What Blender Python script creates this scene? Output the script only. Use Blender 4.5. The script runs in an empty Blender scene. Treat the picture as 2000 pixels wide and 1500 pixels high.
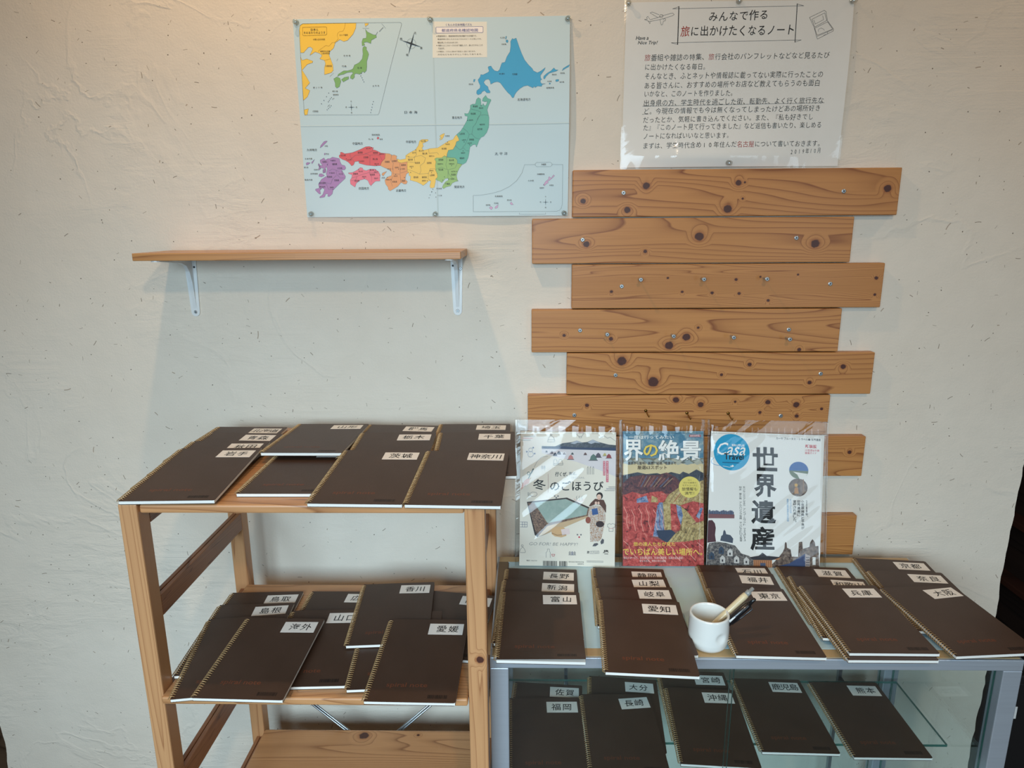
import bpy, math, random
from mathutils import Vector, Matrix
from mathutils.geometry import tessellate_polygon

S = bpy.context.scene
COL = S.collection
random.seed(7)

# ------------------------------------------------------------------ camera, light, exposure
H = 1.42            # height of the camera above the floor; the plastered wall face is the plane y = 0
cam_data = bpy.data.cameras.new('camera')
cam_data.sensor_width = 36.0
cam_data.lens = 1330.0 / 2000.0 * 36.0
cam_data.clip_start = 0.02
camera = bpy.data.objects.new('camera', cam_data)
COL.objects.link(camera)
_th, _yaw, _roll = 0.23413, -0.02016, 0.00687
_f = Vector((math.sin(_yaw) * math.cos(_th), math.cos(_yaw) * math.cos(_th), -math.sin(_th)))
_r = Vector((math.cos(_yaw), -math.sin(_yaw), 0))
_d = _f.cross(_r)
_R = math.cos(_roll) * _r + math.sin(_roll) * _d
_D = -math.sin(_roll) * _r + math.cos(_roll) * _d
camera.matrix_world = Matrix(((_R.x, -_D.x, -_f.x, 0), (_R.y, -_D.y, -_f.y, -1.40), (_R.z, -_D.z, -_f.z, H), (0, 0, 0, 1)))
S.camera = camera

world = bpy.data.worlds.new('world')
S.world = world
world.use_nodes = True
world.node_tree.nodes['Background'].inputs[0].default_value = (0.95, 0.95, 1.0, 1)
world.node_tree.nodes['Background'].inputs[1].default_value = 0.035

def lamp(name, kind, loc, energy, color, target=None, **kw):
    l = bpy.data.lights.new(name, kind)
    l.energy = energy
    l.color = color
    for k, v in kw.items():
        setattr(l, k, v)
    o = bpy.data.objects.new(name, l)
    COL.objects.link(o)
    o.location = loc
    if target is not None:
        o.rotation_euler = (Vector(target) - Vector(loc)).to_track_quat('-Z', 'Y').to_euler()
    return o

WARM = (1.0, 0.68, 0.39)
# two warm spotlights on the ceiling close to the wall
lamp('ceiling_spot', 'SPOT', (-0.44, -0.45, H + 1.0), 22, WARM, (-0.30, -0.05, 1.1), shadow_soft_size=0.022, spot_size=2.6, spot_blend=1.0)
lamp('ceiling_spot', 'SPOT', (1.45, -0.46, H + 1.0), 9.5, WARM, (1.25, -0.05, 1.1), shadow_soft_size=0.03, spot_size=2.6, spot_blend=1.0)
# a ceiling lamp further back in the room
lamp('room_lamp', 'POINT', (0.3, -2.3, 2.45), 40, (1.0, 0.74, 0.48), shadow_soft_size=0.05)
# daylight through the glass shop front behind the camera, left of centre
lamp('daylight_area', 'AREA', (-0.5, -2.7, 1.55), 20.5, (0.62, 0.84, 1.0), (-0.1, 0.0, 0.10), shape='RECTANGLE', size=1.5, size_y=0.9, spread=math.radians(85))
lamp('daylight_area', 'AREA', (1.60, -2.7, 1.15), 2.4, (0.68, 0.86, 1.0), (0.9, 0.0, 0.15), shape='RECTANGLE', size=0.5, size_y=1.0, spread=math.radians(85))  # narrow daylight-coloured area light added on the right for glare on the sleeves

S.view_settings.view_transform = 'Standard'
S.view_settings.look = 'None'
S.view_settings.exposure = 0.0
S.view_settings.gamma = 1.0
S.view_settings.use_curve_mapping = False
S.cycles.max_bounces = 10
S.cycles.transparent_max_bounces = 24
S.cycles.caustics_reflective = False
S.cycles.caustics_refractive = False

# ------------------------------------------------------------------ materials
def lin(c):
    return tuple(((x / 255.0) / 12.92 if x <= 10 else ((x / 255.0 + 0.055) / 1.055) ** 2.4) for x in c) + (1.0,)

class NT:
    def __init__(s, name):
        s.m = bpy.data.materials.new(name)
        s.m.use_nodes = True
        s.t = s.m.node_tree
        s.t.nodes.clear()
        s.out = s.n('ShaderNodeOutputMaterial')
    def n(s, t, **kw):
        o = s.t.nodes.new(t)
        for k, v in kw.items():
            setattr(o, k, v)
        return o
    def put(s, sock, v):
        if hasattr(v, 'is_linked') or hasattr(v, 'links'):
            s.t.links.new(v, sock)
        elif v is not None:
            sock.default_value = v
    def math(s, op, a, b=None, c=None, clamp=False):
        o = s.n('ShaderNodeMath', operation=op, use_clamp=clamp)
        for i, v in enumerate((a, b, c)):
            if v is not None:
                s.put(o.inputs[i], v)
        return o.outputs[0]
    def vmath(s, op, a, b=None):
        o = s.n('ShaderNodeVectorMath', operation=op)
        s.put(o.inputs[0], a)
        if b is not None:
            s.put(o.inputs[1], b)
        return o.outputs['Value'] if op in ('DISTANCE', 'LENGTH') else o.outputs[0]
    def sep(s, v):
        o = s.n('ShaderNodeSeparateXYZ')
        s.put(o.inputs[0], v)
        return o.outputs
    def comb(s, x, y, z):
        o = s.n('ShaderNodeCombineXYZ')
        for i, v in enumerate((x, y, z)):
            s.put(o.inputs[i], v)
        return o.outputs[0]
    def noise(s, vec, scale, detail=3, rough=0.55, dist=0.0):
        o = s.n('ShaderNodeTexNoise')
        s.put(o.inputs['Vector'], vec)
        o.inputs['Scale'].default_value = scale
        o.inputs['Detail'].default_value = detail
        o.inputs['Roughness'].default_value = rough
        o.inputs['Distortion'].default_value = dist
        return o.outputs['Fac']
    def ramp(s, fac, stops, interp='LINEAR'):
        o = s.n('ShaderNodeValToRGB')
        s.put(o.inputs[0], fac)
        cr = o.color_ramp
        cr.interpolation = interp
        while len(cr.elements) < len(stops):
            cr.elements.new(0.5)
        for e, (p, c) in zip(cr.elements, stops):
            e.position = p
            e.color = c if len(c) == 4 else tuple(c) + (1,)
        return o.outputs[0]
    def mix(s, fac, a, b, blend='MIX'):
        o = s.n('ShaderNodeMix', data_type='RGBA', blend_type=blend)
        s.put(o.inputs[0], fac)
        s.put(o.inputs[6], a)
        s.put(o.inputs[7], b)
        return o.outputs[2]
    def rng(s, v, a, b, c, d, smooth=False):
        o = s.n('ShaderNodeMapRange', interpolation_type='SMOOTHSTEP' if smooth else 'LINEAR')
        for i, x in enumerate((v, a, b, c, d)):
            s.put(o.inputs[i], x)
        return o.outputs[0]
    def bsdf(s, color=None, rough=0.5, metal=0.0, spec=0.5, normal=None, **kw):
        b = s.n('ShaderNodeBsdfPrincipled')
        s.put(b.inputs['Base Color'], color)
        s.put(b.inputs['Roughness'], rough)
        b.inputs['Metallic'].default_value = metal
        b.inputs['Specular IOR Level'].default_value = spec
        for k, v in kw.items():
            s.put(b.inputs[k.replace('_', ' ')], v)
        if normal is not None:
            s.put(b.inputs['Normal'], normal)
        s.t.links.new(b.outputs[0], s.out.inputs[0])
        return b
    def bump(s, h, strength=0.3, dist=0.01):
        o = s.n('ShaderNodeBump')
        o.inputs['Strength'].default_value = strength
        o.inputs['Distance'].default_value = dist
        s.put(o.inputs['Height'], h)
        return o.outputs[0]
    def obj(s):
        return s.n('ShaderNodeTexCoord').outputs['Object']

_mats = {}
def flat(rgb, rough=0.6, spec=0.3, metal=0.0, name=None, coat=0.0, vary=0.04):
    key = (tuple(rgb), rough, spec, metal, coat)
    if key in _mats:
        return _mats[key]
    t = NT(name or 'ink_%02x%02x%02x' % tuple(rgb))
    c = lin(rgb)
    nz = t.noise(t.obj(), 45.0, 2)
    col = t.mix(t.rng(nz, 0.3, 0.7, 0.0, 1.0), tuple(x * (1 - vary) for x in c[:3]) + (1,), tuple(min(1, x * (1 + vary)) for x in c[:3]) + (1,))
    t.bsdf(col, rough, metal, spec, Coat_Weight=coat, Coat_Roughness=0.06)
    _mats[key] = t.m
    return t.m

def plaster_mat():
    t = NT('plaster')
    o = t.obj()
    x, y, z = t.sep(o)
    p2 = t.comb(x, z, 0.0)
    n1 = t.noise(p2, 1.6, 4)
    n2 = t.noise(p2, 22.0, 3)
    base = t.ramp(n1, [(0.3, lin((222, 210, 193))), (0.7, lin((232, 223, 208)))])
    base = t.mix(t.rng(n2, 0.35, 0.75, 0.0, 0.12), base, lin((205, 196, 180)))
    # chopped straw fibres and specks trowelled into the plaster
    def fibres(scale, ln, wd, keep, off, col, base, strength):
        q = t.vmath('ADD', p2, (off, off * 1.7, 0))
        q = t.vmath('ADD', q, t.vmath('SCALE', (0, 0, 0)))
        v = t.n('ShaderNodeTexVoronoi', voronoi_dimensions='2D')
        t.put(v.inputs['Vector'], q)
        v.inputs['Scale'].default_value = scale
        loc = t.vmath('SUBTRACT', q, v.outputs['Position'])
        cr = t.sep(v.outputs['Color'])
        rot = t.n('ShaderNodeVectorRotate', rotation_type='Z_AXIS')
        t.put(rot.inputs['Vector'], loc)
        t.put(rot.inputs['Angle'], t.math('MULTIPLY', cr[0], 6.28))
        lx, ly, _ = t.sep(rot.outputs[0])
        lm = t.math('MULTIPLY', t.math('ADD', cr[1], 0.25), ln)
        bend = t.math('MULTIPLY', t.math('MULTIPLY', lx, lx), t.math('MULTIPLY', t.math('SUBTRACT', cr[2], 0.5), 40.0))
        a = t.math('LESS_THAN', t.math('ABSOLUTE', lx), lm)
        b = t.rng(t.math('ABSOLUTE', t.math('ADD', ly, bend)), wd * 0.5, wd, 1.0, 0.0)
        k = t.math('LESS_THAN', cr[2], keep)
        m = t.math('MULTIPLY', t.math('MULTIPLY', a, b), t.math('MULTIPLY', k, strength))
        return t.mix(m, base, col), m
    base, m1 = fibres(17.0, 0.0050, 0.0008, 0.26, 0.31, lin((92, 74, 54)), base, 0.75)
    base, m2 = fibres(30.0, 0.0036, 0.0006, 0.22, 4.13, lin((112, 98, 80)), base, 0.6)
    base, m3 = fibres(26.0, 0.0010, 0.0012, 0.22, 9.7, lin((70, 58, 45)), base, 0.9)
    base, m4 = fibres(9.0, 0.0065, 0.0012, 0.16, 14.2, lin((126, 98, 66)), base, 0.6)
    # trowel strokes
    wob = t.noise(p2, 3.0, 2)
    st = t.comb(t.math('ADD', t.math('MULTIPLY', x, 4.0), t.math('MULTIPLY', wob, 3.0)), t.math('MULTIPLY', z, 17.0), 0.0)
    patch = t.rng(t.noise(p2, 2.7, 2), 0.48, 0.66, 0.0, 1.0)
    strokes = t.math('MULTIPLY', t.noise(st, 2.0, 5, 0.65, 0.5), patch)
    ridge = t.math('ABSOLUTE', t.math('SUBTRACT', t.noise(p2, 3.2, 5, 0.5, 0.8), 0.5))
    ridge = t.rng(ridge, 0.0, 0.018, 1.0, 0.0)
    ridge = t.math('MULTIPLY', ridge, t.rng(t.noise(p2, 2.1, 1), 0.5, 0.62, 0.0, 1.0))
    grain = t.noise(p2, 260.0, 2)
    h = t.math('ADD', t.math('MULTIPLY', strokes, 0.9), t.math('ADD', t.math('MULTIPLY', ridge, 0.13), t.math('ADD', t.math('MULTIPLY', grain, 0.07), t.math('MULTIPLY', n2, 0.22))))
    t.bsdf(base, 0.85, 0, 0.25, t.bump(h, 0.7, 0.009))
    return t.m

def wood_mat(name, light, dark, knots=(), axis='x', seed=0.0, rings=15.0, zstretch=7.0, rough=0.5, coat=0.12, fine=0.35, knot_col=(86, 48, 38), joints=0):
    """pine: growth rings as level lines of a stretched field that bends round the knots (x along the grain, z across it)"""
    t = NT(name)
    x, y, z = t.sep(t.obj())
    if axis == 'z':
        x, z = z, x
    elif axis == 'y':
        x, y = y, x
    elif axis == 'xy':
        y, z = z, y
    elif axis == 'yz':
        x, y, z = y, z, x
    base_v = t.comb(t.math('ADD', x, seed), t.math('ADD', y, seed * 0.37), t.math('ADD', z, seed * 0.61))
    sx = t.comb(t.math('MULTIPLY', t.math('ADD', x, seed * 3.1), 0.6), t.math('MULTIPLY', y, 3.0), t.math('MULTIPLY', t.math('ADD', z, seed), zstretch))
    fld = t.noise(sx, 1.3, 2, 0.4, 0.15)
    fld = t.math('ADD', fld, t.math('MULTIPLY', z, 3.0))
    kmask = None
    halo = None
    p2 = t.comb(x, 0.0, z)
    for kn in knots:
        kx, kz, r = kn[:3]
        q = t.vmath('SUBTRACT', p2, (kx, 0, kz))
        if len(kn) > 3:                         # a spike knot: turned and drawn out
            rt = t.n('ShaderNodeVectorRotate', rotation_type='Y_AXIS')
            t.put(rt.inputs['Vector'], q)
            rt.inputs['Angle'].default_value = math.radians(kn[3])
            q = t.vmath('MULTIPLY', rt.outputs[0], (1.0 / kn[4], 1, 1))
        else:
            q = t.vmath('MULTIPLY', q, (0.90, 1, 1))
        d = t.vmath('LENGTH', q)
        w = t.rng(d, r * 0.7, r * 3.4, 1.0, 0.0, True)
        amp = (1.9 if int(abs(kx) * 1000) % 2 else -1.9) / rings
        fld = t.math('ADD', fld, t.math('MULTIPLY', w, amp))
        wob = t.math('ADD', d, t.math('MULTIPLY', t.math('SUBTRACT', t.noise(base_v, 160.0, 2), 0.5), r * 0.5))
        m = t.rng(wob, r * 0.82, r * 1.05, 1.0, 0.0)
        hl = t.rng(d, r * 0.9, r * 1.8, 0.5, 0.0, True)
        kmask = m if kmask is None else t.math('MAXIMUM', kmask, m)
        halo = hl if halo is None else t.math('MAXIMUM', halo, hl)
    ring = t.math('FRACT', t.math('MULTIPLY', fld, rings))
    L, D = lin(light), lin(dark)
    M = tuple(0.55 * a + 0.45 * b for a, b in zip(L, D))
    col = t.ramp(ring, [(0.0, L), (0.45, L), (0.72, tuple(0.8 * a + 0.2 * b for a, b in zip(L, D))), (0.86, M), (0.94, D), (1.0, L)])
    fv = t.comb(t.math('MULTIPLY', x, 6.0), t.math('MULTIPLY', y, 40.0), t.math('MULTIPLY', z, 320.0))
    fn = t.noise(fv, 1.0, 3)
    col = t.mix(t.math('MULTIPLY', t.rng(fn, 0.45, 0.7, 0.0, 1.0), fine), col, M)
    blot = t.noise(base_v, 5.0, 2)
    col = t.mix(t.rng(blot, 0.4, 0.75, 0.0, 0.30), col, tuple(c * 0.82 for c in L[:3]) + (1,))
    if joints:
        jx = t.math('FLOOR', t.math('MULTIPLY', t.math('ADD', x, seed), joints))
        wn = t.n('ShaderNodeTexWhiteNoise', noise_dimensions='1D')
        t.put(wn.inputs['W'], jx)
        col = t.mix(t.math('MULTIPLY', wn.outputs['Value'], 0.35), col, M)
    if kmask is not None:
        col = t.mix(halo, col, lin((150, 84, 44)))
        kc = t.mix(t.noise(base_v, 240.0, 2), tuple(c * 0.6 for c in lin(knot_col)[:3]) + (1,), lin(knot_col))
        col = t.mix(kmask, col, kc)
    bmp = t.bump(t.math('ADD', t.math('MULTIPLY', ring, 0.4), fn), 0.12, 0.001)
    t.bsdf(col, rough, 0, 0.4, bmp, Coat_Weight=coat, Coat_Roughness=0.25)
    return t.m

def film_mat(name, tint, base_refl=0.05, rough=0.03, bump=None):
    """clear sheet: mostly see-through, with a reflecting face"""
    t = NT(name)
    tr = t.n('ShaderNodeBsdfTransparent')
    tr.inputs[0].default_value = tuple(tint) + (1,)
    gl = t.n('ShaderNodeBsdfGlossy')
    gl.inputs['Roughness'].default_value = rough
    fr = t.n('ShaderNodeLayerWeight')
    fr.inputs['Blend'].default_value = 0.5
    if bump:
        sc, st, di = bump
        x, y, z = t.sep(t.obj())
        v = t.comb(t.math('ADD', t.math('MULTIPLY', x, 0.55), t.math('MULTIPLY', z, -0.9)), 0.0, t.math('ADD', t.math('MULTIPLY', x, 0.12), t.math('MULTIPLY', z, 0.22)))
        h = t.noise(v, sc, 3, 0.5, 0.6)
        nb = t.bump(h, st, di)
        t.t.links.new(nb, gl.inputs['Normal'])
        t.t.links.new(nb, fr.inputs['Normal'])
    mx = t.n('ShaderNodeMixShader')
    t.put(mx.inputs[0], t.math('ADD', t.math('MULTIPLY', t.math('POWER', fr.outputs['Facing'], 4.0), 0.9), base_refl, clamp=True))
    t.t.links.new(tr.outputs[0], mx.inputs[1])
    t.t.links.new(gl.outputs[0], mx.inputs[2])
    t.t.links.new(mx.outputs[0], t.out.inputs[0])
    return t.m

# ------------------------------------------------------------------ geometry helpers
class MB:
    def __init__(s):
        s.v, s.f, s.m = [], [], []
    def add(s, vs, fs, mat=0):
        b = len(s.v)
        s.v += [tuple(p) for p in vs]
        s.f += [tuple(i + b for i in f) for f in fs]
        s.m += [mat] * len(fs)
    def box(s, x0, x1, y0, y1, z0, z1, mat=0):
        vs = [(x, y, z) for x in (x0, x1) for y in (y0, y1) for z in (z0, z1)]
        s.add(vs, [(0, 1, 3, 2), (4, 6, 7, 5), (0, 4, 5, 1), (2, 3, 7, 6), (0, 2, 6, 4), (1, 5, 7, 3)], mat)
    def prism(s, pts, a, b, fn, mat=0):
        """2-D outline swept from a to b; fn(u, v, w) gives the point"""
        n = len(pts)
        vs = [fn(u, v, a) for u, v in pts] + [fn(u, v, b) for u, v in pts]
        tri = tessellate_polygon([[Vector((u, v, 0)) for u, v in pts]])
        fs = [tuple(t) for t in tri] + [tuple(i + n for i in reversed(t)) for t in tri]
        fs += [(i, (i + 1) % n, (i + 1) % n + n, i + n) for i in range(n)]
        s.add(vs, fs, mat)
    def tube(s, path, r, n=8, mat=0, caps=True):
        path = [Vector(p) for p in path]
        rs = r if isinstance(r, (list, tuple)) else [r] * len(path)
        vs = []
        up = None
        for i, p in enumerate(path):
            d = (path[min(i + 1, len(path) - 1)] - path[max(i - 1, 0)]).normalized()
            if up is None:
                up = d.orthogonal().normalized()
            up = (up - d * up.dot(d)).normalized()
            w = d.cross(up)
            for k in range(n):
                a = 2 * math.pi * k / n
                vs.append(p + (up * math.cos(a) + w * math.sin(a)) * rs[i])
        fs = [(i * n + k, i * n + (k + 1) % n, (i + 1) * n + (k + 1) % n, (i + 1) * n + k) for i in range(len(path) - 1) for k in range(n)]
        if caps:
            fs += [tuple(range(n))[::-1], tuple(range((len(path) - 1) * n, len(path) * n))]
        s.add(vs, fs, mat)
    def lathe(s, prof, n, fn, mat=0):
        """profile of (radius, height); fn(x, y, h) gives the point"""
        vs = [fn(r * math.cos(2 * math.pi * k / n), r * math.sin(2 * math.pi * k / n), h) for r, h in prof for k in range(n)]
        fs = [(i * n + k, i * n + (k + 1) % n, (i + 1) * n + (k + 1) % n, (i + 1) * n + k) for i in range(len(prof) - 1) for k in range(n)]
        s.add(vs, fs, mat)
    def build(s, name, mats, parent=None, bevel=0.0, smooth=False, origin=None, seg=2):
        me = bpy.data.meshes.new(name)
        o0 = Vector(origin) if origin is not None else Vector((0, 0, 0))
        me.from_pydata([tuple(Vector(p) - o0) for p in s.v], [], s.f)
        for m in (mats if isinstance(mats, (list, tuple)) else [mats]):
            me.materials.append(m)
        me.polygons.foreach_set('material_index', s.m)
        if smooth:
            me.polygons.foreach_set('use_smooth', [True] * len(me.polygons))
        me.update()
        o = bpy.data.objects.new(name, me)
        COL.objects.link(o)
        if origin is not None:
            o.location = o0
        if parent is not None:
            o.parent = parent
        if bevel:
            bv = o.modifiers.new('edge', 'BEVEL')
            bv.width = bevel
            bv.segments = seg
            bv.limit_method = 'ANGLE'
            bv.angle_limit = math.radians(40)
        return o

def tag(o, label=None, cat=None, group=None, kind=None):
    if label: o['label'] = label
    if cat: o['category'] = cat
    if group: o['group'] = group
    if kind: o['kind'] = kind
    return o

def thing(name, label, cat, loc=(0, 0, 0), rot=0.0, group=None):
    o = bpy.data.objects.new(name, None)
    COL.objects.link(o)
    o.empty_display_size = 0.02
    o.location = loc
    o.rotation_euler = (0, 0, rot)
    return tag(o, label, cat, group)

def local_part(mb, name, mats, root, **kw):
    """mb holds world points; the part sits under an unrotated root"""
    off = root.location
    mb.v = [(p[0] - off[0], p[1] - off[1], p[2] - off[2]) for p in mb.v]
    return mb.build(name, mats, root, **kw)

# ---- lettering
_glyphs = {}
def letters(txt, off=0.0, shear=0.0):
    key = (txt, off, shear)
    if key not in _glyphs:
        c = bpy.data.curves.new('lettering', 'FONT')
        c.body = txt
        c.resolution_u = 2
        c.offset = off
        c.shear = shear
        o = bpy.data.objects.new('lettering', c)
        me = o.to_mesh()
        vs = [(p.co.x, p.co.y) for p in me.vertices]
        fs = [tuple(p.vertices) for p in me.polygons]
        o.to_mesh_clear()
        bpy.data.objects.remove(o)
        bpy.data.curves.remove(c)
        _glyphs[key] = (vs, fs)
    return _glyphs[key]

class Print:
    """flat printed shapes in sheet coordinates, stacked in thin layers"""
    def __init__(s, maxlen=None):
        s.mats, s.items, s.maxlen = [], [], maxlen
    def mi(s, m):
        if m not in s.mats:
            s.mats.append(m)
        return s.mats.index(m)
    def tris(s, pts, m, layer):
        out = []
        for t in tessellate_polygon([[Vector((u, v, 0)) for u, v in pts]]):
            st = [tuple(pts[i] for i in t)]
            while st:
                a, b, c = st.pop()
                if s.maxlen:
                    e = [(math.dist(a, b), a, b, c), (math.dist(b, c), b, c, a), (math.dist(c, a), c, a, b)]
                    l, p, q, r = max(e, key=lambda k: k[0])
                    if l > s.maxlen:
                        mid = ((p[0] + q[0]) / 2, (p[1] + q[1]) / 2)
                        st += [(p, mid, r), (mid, q, r)]
                        continue
                out.append((a, b, c))
        for t in out:
            s.items.append((s.mi(m), layer, t, [(0, 1, 2)]))
    def poly(s, pts, m, layer=1):
        s.tris(pts, m, layer)
    def rect(s, x0, x1, y0, y1, m, layer=1):
        s.tris([(x0, y0), (x1, y0), (x1, y1), (x0, y1)], m, layer)
    def disc(s, cx, cy, rx, ry, m, layer=1, n=24):
        s.tris([(cx + rx * math.cos(2 * math.pi * k / n), cy + ry * math.sin(2 * math.pi * k / n)) for k in range(n)], m, layer)
    def line(s, pts, w, m, layer=2, close=False):
        pts = list(pts) + ([pts[0]] if close else [])
        for a, b in zip(pts, pts[1:]):
            dx, dy = b[0] - a[0], b[1] - a[1]
            l = math.hypot(dx, dy)
            if l < 1e-9:
                continue
            ex, ey = dx / l * w * 0.4, dy / l * w * 0.4
            nx, ny = -dy / l * w / 2, dx / l * w / 2
            q = [(a[0] - ex + nx, a[1] - ey + ny), (a[0] - ex - nx, a[1] - ey - ny), (b[0] + ex - nx, b[1] + ey - ny), (b[0] + ex + nx, b[1] + ey + ny)]
            n = max(1, int(l / s.maxlen)) if s.maxlen else 1
            for k in range(n):
                f0, f1 = k / n, (k + 1) / n
                L = lambda p, r, f: (p[0] + (r[0] - p[0]) * f, p[1] + (r[1] - p[1]) * f)
                s.items.append((s.mi(m), layer, [L(q[0], q[3], f0), L(q[1], q[2], f0), L(q[1], q[2], f1), L(q[0], q[3], f1)], [(0, 1, 2, 3)]))
    def text(s, txt, x0, y0, x1, y1, m, layer=3, off=0.0, shear=0.0):
        vs, fs = letters(txt, off, shear)
        if not vs:
            return
        ax, bx = min(v[0] for v in vs), max(v[0] for v in vs)
        ay, by = min(v[1] for v in vs), max(v[1] for v in vs)
        kx, ky = (x1 - x0) / max(bx - ax, 1e-6), (y1 - y0) / max(by - ay, 1e-6)
        s.items.append((s.mi(m), layer, [(x0 + (v[0] - ax) * kx, y0 + (v[1] - ay) * ky) for v in vs], fs))
    def hand(s, txt, xa, ya, xb, yb, h, m, layer=3, off=-0.012, jit=0.05, red=(), red_m=None, rnd=random, aspect=None):
        """handwritten line: one character at a time, centred on the line from a to b"""
        n = len(txt)
        L = math.hypot(xb - xa, yb - ya)
        pitch = L / n
        ux, uy = (xb - xa) / L, (yb - ya) / L
        for i, ch in enumerate(txt):
            if ch == ' ':
                continue
            vs, fs = letters(ch, off)
            if not vs:
                continue
            k = h * 0.95 * rnd.uniform(1 - jit, 1 + jit)
            kx = (aspect or min(1.0, pitch / h * 1.02)) * k
            sh = rnd.uniform(0.0, 0.10)
            cx = xa + ux * pitch * (i + 0.5)
            cy = ya + uy * pitch * (i + 0.5) + rnd.uniform(-jit, jit) * h * 0.5
            half = 0.5 if ord(ch) > 255 else 0.3
            pts = []
            for u, v in vs:
                a, b = (u - half) * kx + (v - 0.36) * k * sh, (v - 0.36) * k
                pts.append((cx + a * ux - b * uy, cy + a * uy + b * ux))
            s.items.append((s.mi(red_m if i in red else m), layer, pts, fs))
    def into(s, mb, fn, base=0):
        for m, layer, pts, fs in s.items:
            mb.add([fn(u, v, layer) for u, v in pts], fs, base + m)
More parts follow.
